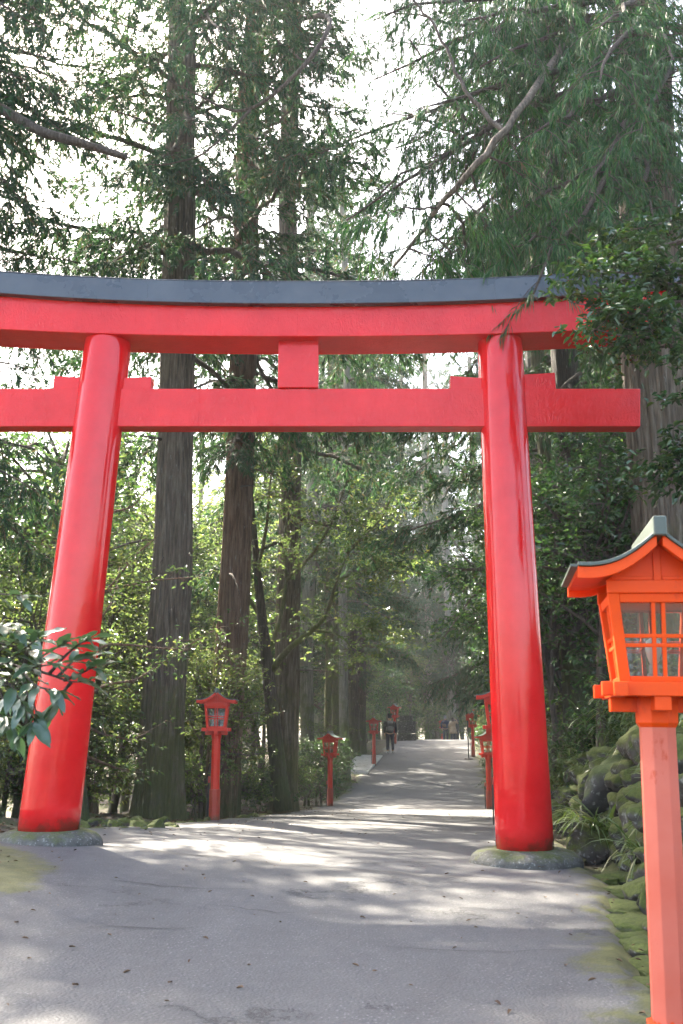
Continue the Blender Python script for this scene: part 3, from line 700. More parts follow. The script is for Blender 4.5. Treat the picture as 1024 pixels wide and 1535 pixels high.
def sprays(C, nlf, spread, layer, leaf, wood=None):
    """leaves set along short side twigs, in flat layers, round each point of C"""
    C = np.asarray(C); m = 4; k = max(2, nlf//m)
    A = np.repeat(C, m, 0); d = unit(rng.normal(size=A.shape)*np.array([1, 1, layer*.8])); ln = spread*rng.uniform(.8, 2.1, len(A))
    A = A+rng.normal(size=A.shape)*spread*.35
    if wood is not None:
        for a_, b_ in zip(A[::2], (A+d*ln[:, None])[::2]): wood.tube(np.stack([a_, b_]), [.004, .002], 3, cap=False)
    t = rng.uniform(0, 1.05, (len(A), k)); pos = A[:, None]+d[:, None]*(ln[:, None]*t)[..., None]+rng.normal(size=(len(A), k, 3))*leaf*.22
    side = unit(np.cross(d, UP))[:, None]*np.where(rng.uniform(0, 1, (len(A), k)) < .5, -1, 1)[..., None]
    D = unit(d[:, None]*rng.uniform(.3, 1.1, (len(A), k, 1))+side*(1.05-t*.6)[..., None]+rng.normal(size=pos.shape)*.28-UP*.15).reshape(-1, 3); pos = pos.reshape(-1, 3); n = len(pos)
    N = unit(np.repeat(unit(UP+rng.normal(size=A.shape)*.33), k, 0)+rng.normal(size=(n, 3))*.28)
    return pos, D, N, leaf*rng.uniform(.55, 1.3, n)
def broad_parts(name, H, z0, rad, ncl, nlf, leaf, mat, seed, trunk_r=.09, bmat='twig', lean=(0, 0), spread=.34, layer=.55, stems=1, wl=.48):
    """trunk, limbs and leaves of a broad-leaved evergreen, in its own space"""
    global rng; keep = rng; rng = np.random.default_rng(seed)
    wood = MB(); tr = MB(); P = []; 
    for s_ in range(stems):
        off = rnd(3)*np.array([.25, .25, 0])*(stems > 1)
        top = np.array([lean[0]+rnd()*.25*rad, lean[1]+rnd()*.25*rad, H*.82]) + off*2
        tp = bez(off, np.array([rnd()*.3, rnd()*.3, H*.4])+off*1.3, top, 9); tp[1:-1] += rnd((7, 3))*.06
        tr.tube(np.concatenate([[tp[0]-UP*.25], tp]), [trunk_r*1.35]+[trunk_r*(1-.8*i/8) for i in range(9)], 8)
        n1 = max(5, int(ncl/9/stems))
        for i in range(n1):
            s = rng.uniform(.25, 1)**.8; f = s*8; k = min(int(f), 7); q = tp[k]+(tp[k+1]-tp[k])*(f-k)
            if q[2] < z0*.7: q = tp[min(8, int(8*z0/H)+1)]
            a = rng.uniform(0, 2*PI); zt = z0+(H-z0)*rng.uniform(0, 1)
            prof = math.sqrt(max(.12, 1-((zt-z0)/(H-z0)*1.6-.65)**2*.75))
            e = np.array([math.cos(a)*rad*prof*rng.uniform(.55, 1.1)+lean[0]*zt/H, math.sin(a)*rad*prof*rng.uniform(.55, 1.1)+lean[1]*zt/H, zt])+off
            lb = bez(q, (q+e)/2+UP*.12*rad+rnd(3)*.18*rad, e, 7); lb[1:-1] += rnd((5, 3))*.05
            wood.tube(lb, [trunk_r*.38*(1-.82*j/6)+.004 for j in range(7)], 5)
            for j in range(9):
                u = rng.uniform(.3, 1); fj = min(int(u*6), 5); b0 = lb[fj]+(lb[fj+1]-lb[fj])*(u*6-fj)
                b1 = b0 + rvec(1)[0]*np.array([1, 1, .55])*rng.uniform(.25, .6)*min(1, rad*.6)
                wood.tube(np.stack([b0, (b0+b1)/2+rnd(3)*.04, b1]), [.007, .005, .003], 3, cap=False); P.append(b1)
    pos, D, N, L_ = sprays(P, nlf, spread, layer, leaf, wood); n = len(pos)
    L = leaf*rng.uniform(.65, 1.25, n); V, Q = leaves(pos, D, N, L, L*wl*rng.uniform(.85, 1.15, n))
    fm = mesh_np(name+'_leaves', V, Q); fm.materials.append(M[mat])
    tm = tr.mesh(name+'_trunk', True); tm.materials.append(M[bmat]); wm = wood.mesh(name+'_limbs', True); wm.materials.append(M['twig'])
    rng = keep
    return tm, wm, fm
def place(name, parts, loc, rz=0, sc=1.0, label='', cat='tree', group=None, names=('trunk', 'limbs', 'crown'), tilt=(0, 0)):
    r = empty(name, loc, rz); r.scale = (sc, sc, sc) if not hasattr(sc, '__len__') else sc; r.rotation_euler = (tilt[0], tilt[1], rz)
    for nme, me in zip(names, parts):
        if me is not None:
            o = bpy.data.objects.new(nme, me); link(o, r)
            if nme == 'limbs': o['kind'] = 'stuff'
    tag(r, label, cat, group); return r
def vpath(u, Y, H, lean=(0, 0), n=6):
    x = at(u, 1160, Y)[0]; z = gz(x, Y)
    return (x, Y, z), [(lean[0]*k/(n-1)*H + .12*math.sin(k*1.9+u)*(0 < k), lean[1]*k/(n-1)*H, H*k/(n-1)) for k in range(n)]
def strip_blades(P, D, L, W, droop, nseg=4):
    """long strap leaves that arch over; vertices and quads"""
    n = len(P); D = unit(D); Sd = unit(np.cross(D, UP+rvec(n)*.3)); rows = []
    for k in range(nseg+1):
        t = k/nseg; c = P + D*(L*t)[:, None] - UP*(L*droop*t**2.2)[:, None]; w = (W*(.55+.9*t-1.4*t**3))[:, None]
        w = np.maximum(w, .0008); rows += [c-Sd*w*.5, c+Sd*w*.5]
    V = np.stack(rows, 1).reshape(-1, 3); b = np.arange(n)[:, None]*(2*nseg+2)
    Q = np.concatenate([b+np.array([[2*k, 2*k+1, 2*k+3, 2*k+2]]) for k in range(nseg)])
    return V, Q

def where(x, y):
    """where in the view a thing stands, in words one can check"""
    yc = (y*sp+0*cp) ; u = 512 + F*x/(y*cp); d = 'near' if y < 22 else 'mid-distance' if y < 45 else 'distant' if y < 80 else 'farthest'
    for lim, w in ((-60, 'beyond the left picture edge'), (40, 'at the left picture edge'), (150, 'behind the left gate pillar'), (215, 'between the left pillar and the thick cedar'), (275, 'behind the thick mossy cedar'), (345, 'around the first left lantern'), (400, 'right of the reddish cedar'), (450, 'behind the dark cedar'), (510, 'above the second left lantern'), (560, 'left of the third left lantern'), (605, 'behind the man with the backpack'), (650, 'above the stone plinth'), (690, 'behind the couple'), (735, 'at the right-hand lanterns'), (800, 'behind the right gate pillar'), (860, 'just right of the right pillar'), (930, 'left of the big orange lantern'), (1024, 'behind the big orange lantern')):
        if u < lim: return d, w
    return d, 'beyond the right picture edge'
# ------------------------------------------------------------------ cedars
CP = [cedar_parts(27, 6.5, 36, 4.4, 'cedar_a', seed=11), cedar_parts(24, 4.6, 38, 4.0, 'cedar_b', seed=12), cedar_parts(28, 8.6, 38, 4.6, 'cedar_c', seed=13),
      cedar_parts(22, 2.4, 46, 3.8, 'cedar_low', seed=14, droop=.9, hang=.6, dens=1.1)]
TG = 'cedars in the forest'
def cedar(u, Y, H, rb, rt, parts, bmat, label, lean=(0, 0), rz=0, flare=.5, sc=1.0, seed=1, group=None, n=28, nseg=44):
    loc, path = vpath(u, Y, H, lean); tm = trunk_mesh('trunk', path, np.linspace(rb, rt, len(path)), bmat, flare, seed=seed, n=n, nseg=nseg)
    r = empty('cedar_tree', loc); tag(r, label, 'tree', group)
    obj('trunk', tm, None, r)
    for nme, me in zip(('limbs', 'crown'), parts):
        o = bpy.data.objects.new(nme, me); link(o, r); o['kind'] = 'stuff' if nme == 'limbs' else 'thing'; o.rotation_euler = (0, 0, rz); o.scale = (sc, sc, sc*H/27.0 if sc == 1 else sc)
    return r
T1 = cedar(238, 17.6, 26, .345, .20, CP[2], 'bark_cedar', 'thick grey-brown cedar with mossy flared foot behind the left gate pillar', rz=.6, flare=.26, seed=1, n=120, nseg=90)
T2 = cedar(332, 20.5, 26, .315, .20, CP[2], 'bark_red', 'reddish straight cedar directly behind the first lantern on the left', lean=(.022, 0), rz=2.2, flare=.25, seed=2, n=110, nseg=80)
cedar(426, 24.5, 27, .29, .19, CP[0], 'bark_cedar', 'dark cedar trunk next to the crooked limb, left of the grey shrub', rz=3.9, flare=.3, seed=3, n=90, nseg=70)
cedar(462, 38, 26, .25, .16, CP[2], 'bark_pale', 'pale smooth cedar trunk rising above the grey shrub', rz=1.0, flare=.2, seed=4)
cedar(491, 43, 24, .15, .10, CP[2], 'bark_mossy', 'thin green mossy trunk, left one of the pair behind the pale cedar', rz=5.0, flare=.2, seed=5)
cedar(505, 42, 24, .15, .10, CP[2], 'bark_mossy', 'thin green mossy trunk, right one of the pair behind the pale cedar', rz=.2, flare=.2, seed=6)
cedar(517, 36.5, 25, .17, .12, CP[0], 'bark_pale', 'slim pale trunk at the verge left of the concrete slab', rz=2.9, flare=.3, seed=7)
cedar(531, 47, 24, .26, .15, CP[1], 'bark_dark', 'dark trunk beyond the slim pale one, left of the third lantern', rz=1.9, flare=.4, seed=8)
cedar(541, 49, 24, .22, .14, CP[1], 'bark_dark', 'dark trunk just left of the third lantern on the left', rz=4.1, flare=.4, seed=9)
cedar(843, 20.0, 22, .16, .10, CP[0], 'bark_mossy', 'slender mossy trunk right of the right gate pillar', rz=.9, flare=.2, seed=10)
cedar(876, 21.5, 22, .14, .09, CP[1], 'bark_mossy', 'slender trunk between the mossy trunk and the big lantern', rz=2.4, flare=.2, seed=11)
cedar(678, 76, 28, .34, .2, CP[1], 'bark_pale', 'far pale trunk above the couple at the end of the path', rz=.3, flare=.2, seed=12)
cedar(645, 82, 28, .36, .2, CP[2], 'bark_pale', 'far pale trunk between the stone plinth and the couple', rz=3.3, flare=.2, seed=13)
def B(u0, v0, Y0, u1, v1, Y1, **k):
    w = MB(); bough(w, tf, at(u0, v0, Y0)-loc, at(u1, v1, Y1)-loc, **k); w.build('limb', M['twig'], R, True)
def more_boughs(tree, Y, rows, mat='cedar', **kw):
    global R, loc, tf
    R = tree; loc = np.array(tree.location); tf = []
    for (u0, v0, u1, v1, dY) in rows: B(u0, v0, Y, u1, v1, Y+dY, **{**dict(lift=rng.uniform(-.12, .05), r0=.05, nb=17, bl=1.05, tl=.34, hang=.45, start=.2, dens=1.1), **kw})
    obj('crown', tufts_mesh('crown', [t[0] for t in tf], [t[1] for t in tf], [t[2] for t in tf], 24, .12, .017, .7, .75), M[mat], tree)
more_boughs(T1, 17.6, [(278, 100, 170, 60, -3), (278, 60, 360, -30, -3), (276, 190, 200, 250, -3.5), (275, 250, 330, 290, -2.5), (276, 220, 250, 230, -3), (280, 20, 200, -40, -4), (274, 180, 360, 100, -2), (280, 0, 330, 60, -4), (270, 350, 150, 395, -2), (278, 140, 120, 150, -2), (268, 380, 190, 340, -2.5), (278, 130, 300, 170, -4)])
more_boughs(T2, 20.5, [(372, 150, 470, 50, -3), (372, 100, 300, 20, -3), (374, 60, 440, -20, -4), (370, 220, 420, 260, -3), (374, 30, 510, 0, -3), (368, 330, 460, 350, -2), (370, 200, 450, 140, -4), (365, 640, 345, 690, -2.5), (374, 20, 480, 90, -5), (374, -20, 400, 20, -5), (374, 60, 540, 60, -4), (372, 120, 350, 60, -4)])
def bare(tree, pts, r0, r1):
    P = smoothp_([at(*q)-np.array(tree.location) for q in pts]); MB().tube(P, list(np.linspace(r0, r1, len(P))), 7).build('limb', M['twig'], tree, True)
def smoothp_(P, n=30):
    P = np.array(P); t = np.linspace(0, 1, len(P)); s = np.linspace(0, 1, n); Q = np.stack([np.interp(s, t, P[:, k]) for k in range(3)], 1)
    for _ in range(3): Q[1:-1] = (Q[:-2]+Q[1:-1]*2+Q[2:])/4
    return Q
bare(T2, [(372, 60, 20.5), (470, 20, 17.5), (505, 25, 15), (470, 85, 14.5), (425, 130, 14.5), (385, 162, 14.5), (345, 170, 14.5), (295, 140, 14.5), (255, 122, 14.6)], .055, .012)
bare(T2, [(375, 165, 14.5), (335, 205, 14.3), (300, 235, 14.2), (245, 248, 14.2), (215, 245, 14.2)], .025, .008)
bare(T2, [(370, 330, 20.5), (330, 325, 18), (290, 345, 17), (270, 360, 16.8)], .035, .01)
bare(T1, [(272, 190, 17.6), (235, 190, 16), (200, 175, 15.5), (165, 165, 15.4)], .04, .01)
# the big cedar on the right bank with boughs reaching over the gate
loc, path = vpath(1034, 14.2, 27, (0, 0)); R = empty('cedar_tree', loc); loc = np.array(loc)
tag(R, 'huge cedar on the right bank behind the orange lantern, boughs hanging over the gate', 'tree')
obj('trunk', trunk_mesh('trunk', path, np.linspace(.50, .27, 6), 'bark_cedar', .4, seed=21, nseg=90, n=130, lump=.035, flutes=13), None, R)
wood = MB(); tf = []
def B(u0, v0, Y0, u1, v1, Y1, **k):
    w = MB(); bough(w, tf, at(u0, v0, Y0)-loc, at(u1, v1, Y1)-loc, **k); w.build('limb', M['twig'], R, True)
for a in [(985, 30, 14, 560, 120, 12), (985, 90, 14, 520, 330, 11.5), (985, 60, 14, 700, 30, 10.5), (990, 150, 14, 640, 240, 12.5), (990, 200, 14, 760, 330, 10.5), (990, 220, 14, 700, 350, 13),
          (990, 120, 14, 800, 200, 9.5), (990, 260, 14, 790, 365, 9.6), (990, 180, 14, 870, 300, 9.3), (995, 60, 14, 900, 120, 9.0), (1000, 100, 14, 960, 200, 8.8), (1000, 160, 14, 980, 330, 9.6),
          (990, 40, 14, 620, -40, 13), (990, -20, 14, 800, -40, 10), (990, -60, 14, 900, 40, 9.5), (990, 250, 14, 640, 400, 14.5), (1000, 300, 14, 850, 420, 11), (990, 80, 14, 480, 230, 14), (985, 130, 14, 590, 20, 14), (985, 20, 14, 720, 100, 11), (990, 170, 14, 560, 300, 12.5), (995, 40, 14, 1010, 90, 9.5), (985, -40, 14, 680, 60, 12), (985, 210, 14, 720, 260, 11.5), (985, 100, 14, 640, 160, 10.5), (985, 240, 14, 800, 440, 9.2), (985, 0, 14, 560, 30, 11.5)]:
    B(*a, lift=rng.uniform(.0, .12), r0=.075, nb=24, bl=1.25, tl=.36, hang=.75, start=.22, dens=1.15)
fm = tufts_mesh('crown', [t[0] for t in tf], [t[1] for t in tf], [t[2] for t in tf], 32, .105, .0095, 1.2, .6); obj('crown', fm, M['cedar_near'], R)
# its neighbour whose long crooked bare branches cross the upper right
loc, path = vpath(872, 17.5, 26, (0, 0)); R = empty('cedar_tree', loc); loc = np.array(loc)
tag(R, 'cedar behind the gate on the right with long pale crooked branch', 'tree')
obj('trunk', trunk_mesh('trunk', path, np.linspace(.26, .16, 6), 'bark_dark', .3, seed=22), None, R)
wood = MB(); tf = []
def crooked(pts, r0, r1, n=7):
    P = np.array([at(*p) for p in pts])-loc; t = np.linspace(0, 1, len(P)); s = np.linspace(0, 1, 26)
    Q = np.stack([np.interp(s, t, P[:, k]) for k in range(3)], 1); Q[2:-2] = (Q[:-4]+Q[1:-3]+Q[2:-2]+Q[3:-1]+Q[4:])/5; Q[1:-1] += rnd((24, 3))*.02
    MB().tube(Q, list(np.linspace(r0, r1, 26)), n).build('limb', M['bark_cedar'] if r0 > .05 else M['twig'], R, True); return Q
Q1 = crooked([(880, 10, 17.4), (855, 50, 13), (800, 140, 9.9), (735, 225, 9.4), (680, 280, 9.5), (640, 340, 9.8), (590, 400, 10.2)], .062, .016)
crooked([(760, 200, 9.7), (720, 165, 10), (685, 115, 10.2), (655, 40, 10.4), (600, -20, 10.6)], .03, .012)
crooked([(760, 215, 13.2), (700, 185, 13), (660, 130, 12.8), (615, 60, 12.6)], .035, .012)
crooked([(690, 270, 12.6), (720, 215, 12.2), (620, 175, 12), (580, 170, 12)], .02, .008)
crooked([(640, 340, 12.5), (655, 300, 12.8), (690, 320, 12.8), (705, 405, 12.9)], .03, .02)
for a in [(870, 200, 17, 620, 420, 15), (870, 260, 17, 700, 440, 14.5), (870, 120, 17, 580, 60, 16), (870, 60, 17, 540, 250, 15.5), (870, 20, 17, 600, -60, 15), (870, 340, 17, 560, 380, 17), (870, 420, 17, 700, 560, 16), (870, 480, 17, 960, 560, 16),
          (870, 560, 17, 800, 640, 16), (870, 380, 17, 900, 480, 15.5), (870, 0, 17, 760, 60, 13.5), (870, -60, 17, 560, -20, 14.5)]:
    B(*a, lift=rng.uniform(.0, .10), r0=.05, nb=22, bl=1.2, tl=.36, hang=.6, start=.2, dens=1.1)
for k in range(5, 24, 2):
    w = MB(); bough(w, tf, Q1[k], Q1[k]+rvec(1)[0]*np.array([1, 1, .4])*rng.uniform(.5, 1.0)-UP*.35, r0=.015, nb=7, bl=.6, tl=.3, hang=.8); w.build('limb', M['twig'], R, True)
obj('crown', tufts_mesh('crown', [t[0] for t in tf], [t[1] for t in tf], [t[2] for t in tf], 28, .11, .011, 1.0, .65), M['cedar_near'], R)
# the cedar left of the frame whose long boughs reach in at the upper left
loc, path = vpath(-170, 15.0, 24, (0, 0)); R = empty('cedar_tree', loc); loc = np.array(loc)
tag(R, 'cedar left of the gate with long open boughs against the white sky', 'tree')
obj('trunk', trunk_mesh('trunk', path, np.linspace(.36, .2, 6), 'bark_cedar', .4, seed=23), None, R)
wood = MB(); tf = []
for a, k in [((-170, 60, 15, 190, 235, 14), dict(nb=14, r0=.07)), ((-170, 20, 15, 170, 130, 14.5), {}), ((-170, -30, 15, 150, 40, 13.5), {}), ((-170, 140, 15, 60, 190, 13), {}), ((-170, -60, 15, 60, 40, 12), {}), ((-170, 0, 15, 40, 120, 12.5), {}),
             ((-170, 250, 15, 110, 330, 14.5), dict(dens=.8)), ((-170, 300, 15, 60, 395, 14), dict(dens=.8)), ((-170, 480, 15, 40, 560, 14), dict(dens=.8)), ((-170, 560, 15, 110, 700, 15), dict(r0=.06)), ((-170, 640, 15, 120, 790, 16), dict(r0=.06)), ((-170, 600, 15, 60, 740, 13.5), {}), ((-170, 700, 15, 80, 840, 15), {}), ((-170, -90, 15, 250, -20, 13), {}), ((-170, -40, 15, 260, 70, 14), {}), ((-170, 40, 15, 110, 150, 13), {}), ((-170, 90, 15, 130, 215, 13.5), {}), ((-170, -70, 15, 120, -10, 12), {}), ((-170, 10, 15, 210, 120, 15.5), {}),
             ((-170, 110, 15, 80, 260, 15), {}), ((-170, -100, 15, 330, -40, 14), {}), ((-170, 340, 15, 160, 400, 16), {}), ((-170, 200, 15, 30, 300, 13), {}), ((-170, -20, 15, 90, 90, 11.5), {}), ((-170, 400, 15, 80, 520, 15), {})]:
    kw = dict(lift=rng.uniform(-.06, .10), r0=.05, nb=22, bl=1.15, tl=.36, hang=.35, start=.3, dens=1.0); kw.update(k); B(*a, **kw)
obj('crown', tufts_mesh('crown', [t[0] for t in tf], [t[1] for t in tf], [t[2] for t in tf], 22, .12, .016, .6, .8), M['cedar'], R)
w_ = smoothp_([at(*q)-loc for q in [(-170, 60, 15), (-20, 150, 13), (60, 198, 12.4), (120, 214, 12.2), (190, 236, 12.2)]]); MB().tube(w_, list(np.linspace(.10, .045, 30)), 8).build('limb', M['twig'], R, True)
# further cedars, copies of four crowns; near ones out of view left added to shade the road
TR4 = [trunk_mesh('trunk_shared', [(0, 0, 0), (.1, 0, 6), (.05, .1, 12), (.1, 0, 24)], [.34, .28, .22, .12], bm, .4, seed=30+i) for i, bm in enumerate(('bark_cedar', 'bark_pale', 'bark_dark', 'bark_red'))]
FAR = [(-3.5, 56, 1), (-2.6, 84, 1), (.6, 100, 3), (5.4, 88, 1), (-8.3, 13.0, 1), (6.6, 32, 3), (7.6, 41, 3), (8.7, 53, 3), (3.0, 94, 0), (6.2, 100, 1), (9.5, 104, 3), (-9, 62, 1), (-1.5, 66, 1), (-5, 76, 3), (2.2, 84, 3), (-2, 92, 1), (-9, 96, 0),
       (8.6, 36, 3), (12.2, 30, 1), (9.6, 46, 3), (13.5, 44, 0), (17, 36, 2), (11.2, 56, 3), (15.5, 58, 1), (13.2, 66, 3), (19, 64, 0), (15, 78, 1), (21, 52, 1), (8.2, 92, 3), (13, 96, 1), (19, 92, 0), (4.5, 104, 3), (11, 112, 1), (17, 114, 3), (0, 116, 0), (-8, 120, 1), (24, 104, 1), (7.5, 28.5, 3), (26, 74, 0),
       (-9.5, 15.5, 0), (-10.5, 20.5, 1), (-9.0, 11.5, 2), (-15, 100, 1), (-3, 108, 3), (6, 128, 1), (14, 130, 3), (-12, 132, 0), (22, 126, 1), (30, 96, 0), (28, 60, 1), (24, 42, 0), (19, 24, 1), (14, 16, 0), (10.5, 11, 2), (22, 84, 3), (-3.4, 60, 3), (-.8, 78, 3), (10.6, 40.5, 3), (9.8, 33.5, 0), (12.6, 51, 3), (-6, 66, 3), ]
for i, (x, y, k) in enumerate(FAR):
    s = rng.uniform(.85, 1.12)*(1.55 if y > 72 and x > -4 else 1)
    d, w = where(x, y)
    place('cedar_tree', (TR4[(i*7+k) % 4], *CP[k]), (x, y, gz(x, y)), rng.uniform(0, 6.28), s, '%s cedar with %s boughs, %s' % (d, ('high', 'mid-height', 'very high', 'low weeping')[k], w), 'tree', 'background cedars')
# ------------------------------------------------------------------ broad-leaved trees and shrubs
BP = [broad_parts('broad_a', 7.5, 2.0, 2.2, 300, 27, .11, 'broad', 41), broad_parts('broad_b', 5.6, 1.1, 1.9, 290, 27, .105, 'broad', 42, stems=2), broad_parts('broad_c', 8.5, 2.8, 2.5, 320, 27, .115, 'broad_dark', 43),
      broad_parts('broad_d', 4.0, .5, 1.6, 260, 27, .095, 'broad', 44, trunk_r=.05, stems=3), broad_parts('broad_e', 6.2, 1.0, 2.1, 330, 28, .115, 'broad_dark', 45, stems=2)]
SP = [broad_parts('shrub_a', 1.5, .15, .85, 110, 26, .07, 'broad', 51, trunk_r=.025, stems=4, spread=.16), broad_parts('shrub_b', 1.1, .1, .75, 100, 26, .065, 'broad_dark', 52, trunk_r=.02, stems=4, spread=.15),
      broad_parts('shrub_c', 2.2, .25, 1.1, 130, 26, .075, 'broad', 53, trunk_r=.03, stems=4, spread=.2)]
BL = [(-6.5, 31, 0, 1.6), (-9, 38, 0, 1.7), (-4.5, 42, 0, 1.7), (-7.5, 48, 1, 2.0), (-3, 50, 0, 1.7), (-11, 44, 0, 1.9), (-6.6, 18.0, 1, .9), (-4.9, 15.3, 3, .95), (-2.55, 19.4, 1, .6), (-5.6, 13.6, 3, .8), (-6.0, 16.0, 3, 1.0), (-7.6, 18.5, 1, 1.1), (-5.0, 20.2, 0, .9), (-4.0, 22.5, 3, 1.1), (-5.6, 24.5, 1, 1.15), (-3.3, 26.8, 1, 1.0), (-7, 29, 4, 1.1), (-5.0, 33, 0, 1.2), (-3.0, 39, 4, 1.1), 
      (-1.5, 48, 4, 1.2), (.6, 52, 1, 1.1), (1.4, 58, 4, 1.0), (-6, 46, 0, 1.3), (-10.5, 15, 0, 1.1), (-4.9, 18.2, 3, .8),
      (-6.4, 20.8, 2, 1.15), (-5.2, 28, 0, 1.3), (-4.6, 31.5, 4, 1.25), (-7.8, 26, 2, 1.25), (-4.6, 36.5, 0, 1.4), (-7.5, 40, 4, 1.5), (-3.8, 44, 2, 1.4), (-1.9, 53, 0, 1.4), (-.2, 60, 4, 1.3), (-4, 58, 4, 1.6), (-8.8, 14, 1, 1.0), (-6.7, 22.6, 3, 1.1), (-3.1, 24.2, 3, .9), (1.9, 64, 4, 1.2), (-2.6, 70, 2, 1.6)]
for i, (x, y, k, s) in enumerate(BL):
    place('broadleaf_tree', BP[k], (x, y, gz(x, y)), rng.uniform(0, 6.28), s, '%s %s small-leaved evergreen tree %s' % ((where(x, y)[0], ('tall open', 'two-stemmed', 'tall dark', 'low bushy', 'broad dark')[k], where(x, y)[1])), 'tree', 'broad-leaved trees left of the path')
BRR = [(3.75, 15.0, 4, .85), (3.5, 16.9, 2, .75), (4.2, 19.0, 4, .9), (5.3, 17.2, 4, 1.0), (6.6, 19.5, 2, 1.0), (5.9, 23, 4, 1.0), (8.0, 24.5, 2, 1.1), (7.4, 31, 4, 1.0), (9.2, 27, 0, 1.2), (8.2, 41, 4, 1.0), (10.2, 50, 2, .9), (10.0, 60, 4, 1.1), (11.5, 70, 4, 1.2), (8.6, 76, 2, 1.1), (5.0, 74, 0, 1.0), (3.2, 68, 4, 1.0), (12.5, 20, 2, 1.2), (8.8, 17, 4, 1.1), (10, 84, 4, 1.5), (6.8, 90, 4, 1.4), (14, 88, 2, 1.4), (7.0, 28, 4, 1.1), (6.9, 35.5, 4, 1.1), (9.4, 36, 2, 1.3), (9.0, 46, 4, 1.3), (11.6, 45, 2, 1.4), (10.2, 66, 4, 1.3), (13, 56, 2, 1.5), (7.2, 82, 4, 1.6), (4.2, 84, 4, 1.6), (10.6, 78, 2, 1.6), (12, 94, 4, 1.9), (8.6, 100, 4, 1.9), (5.0, 96, 2, 1.8), (1.0, 92, 4, 1.7), (16, 100, 4, 1.9), (10.8, 24, 4, 1.2)]
for i, (x, y, k, s) in enumerate(BRR):
    place('broadleaf_tree', BP[k], (x, y, gz(x, y)), rng.uniform(0, 6.28), s, ('%s %s glossy evergreen tree %s' if x > rx(y) else '%s %s evergreen tree beyond the crest, %s') % (where(x, y)[0], ('tall open', 'two-stemmed', 'tall dark', 'low bushy', 'broad dark')[k], where(x, y)[1]), 'tree', 'broad-leaved trees right of the path' if x > rx(y) else 'broad-leaved trees beyond the crest')
SL = [(-6.0, 17.0, 2, 1.1), (-5.3, 19.4, 2, 1.0), (-7.0, 20.6, 2, 1.2), (-5.8, 22.4, 2, 1.2), (-4.6, 25.5, 2, 1.1), (-4.6, 13.2, 0, .7), (-5.6, 13.2, 2, .8), (-4.3, 15.2, 1, .6), (-2.9, 19.2, 0, .8), (-2.4, 22.5, 0, 1.0), (-2.0, 24.6, 1, .9), (-1.4, 27.0, 2, .75), (-.7, 33.0, 1, .9), (-.35, 35.0, 0, .8), (-.6, 38, 2, .9), (.2, 49.5, 0, 1.0), (1.2, 54.5, 2, 1.0), (-6.6, 14.6, 2, 1.0), (-7.5, 12.8, 2, 1.0)]
for i, (x, y, k, s) in enumerate(SL):
    place('shrub', SP[k], (x, y, gz(x, y)), rng.uniform(0, 6.28), s, 'bright green shrub on the left verge, %s, %s' % where(x, y), 'shrub', 'shrubs along the left verge')
x, y = at(468, 1180, 29.6)[:2]
sg = broad_parts('round_shrub', 1.9, .35, .95, 260, 30, .06, 'broad_dark', 56, trunk_r=.04, stems=4, spread=.17)
place('shrub', sg, (x, y, gz(x, y)), 1.1, 1.0, 'round glossy grey-green shrub on bare stems left of the second lantern', 'shrub')
SR = [(5.0, 26.0, 0, .9), (4.9, 29.5, 1, .9), (5.7, 33.5, 0, .9), (6.1, 37, 1, 1.0), (6.8, 43, 2, .8), (7.3, 48.5, 1, 1.1), (7.9, 53, 2, 1.0), (8.9, 60, 2, 1.1), (3.9, 15.6, 1, .8), (4.4, 18.5, 0, .9), (4.2, 21, 1, 1.0), (6.4, 72, 2, 1.2), (9.0, 72, 2, 1.3)]
for i, (x, y, k, s) in enumerate(SR):
    place('shrub', SP[k], (x, y, gz(x, y)), rng.uniform(0, 6.28), s, 'leafy shrub on the right verge, %s, %s' % where(x, y), 'shrub', 'shrubs along the right verge')
# broad-leaved tree with the crooked limb over the path
x, y = at(410, 1200, 23.0)[:2]; z = gz(x, y); R = empty('broadleaf_tree', (x, y, z)); O = np.array([x, y, z])
tag(R, 'crooked mossy tree before the dark cedar, its limb sweeping over the path', 'tree')
def px(pts, Ys): return [tuple(at(u, v, Y)-O) for (u, v), Y in zip(pts, Ys)]
def smoothp(P, n=24):
    P = np.array(P); t = np.linspace(0, 1, len(P)); s = np.linspace(0, 1, n); Q = np.stack([np.interp(s, t, P[:, k]) for k in range(3)], 1)
    for _ in range(2): Q[1:-1] = (Q[:-2]+Q[1:-1]*2+Q[2:])/4
    return Q
P0 = px([(425, 1215), (415, 1140), (408, 1060), (400, 990), (393, 930), (386, 860), (380, 790), (375, 720)], [23]*8)
mt = MB().tube(smoothp(P0), list(np.linspace(.21, .05, 24)), 10).build('trunk', M['bark_dark'], R, True)
LB = [px([(408, 1005), (425, 980), (445, 962), (470, 945), (488, 925), (495, 905), (505, 870), (520, 830), (545, 800)], [23, 22.8, 22.5, 22.2, 22, 22, 22, 22, 22]), px([(470, 945), (500, 948), (522, 962), (530, 990), (528, 1010)], [22.2, 22, 21.8, 21.6, 21.6]),
           px([(400, 990), (420, 930), (430, 870), (425, 800), (440, 740), (450, 680)], [23, 23, 23.2, 23.3, 23.4, 23.4]), px([(392, 925), (360, 880), (350, 830), (330, 780)], [23, 22.8, 22.6, 22.4]), px([(430, 870), (470, 830), (500, 780), (520, 720)], [23.2, 22.8, 22.4, 22.2]), px([(386, 860), (400, 790), (405, 720), (420, 670)], [23, 22.4, 22, 21.8]),
           px([(505, 870), (560, 850), (600, 860)], [22, 21.6, 21.4]), px([(520, 830), (570, 780), (590, 740)], [22, 22, 22]), px([(530, 965), (555, 940), (575, 950)], [21.8, 21.5, 21.4])]
cl = []
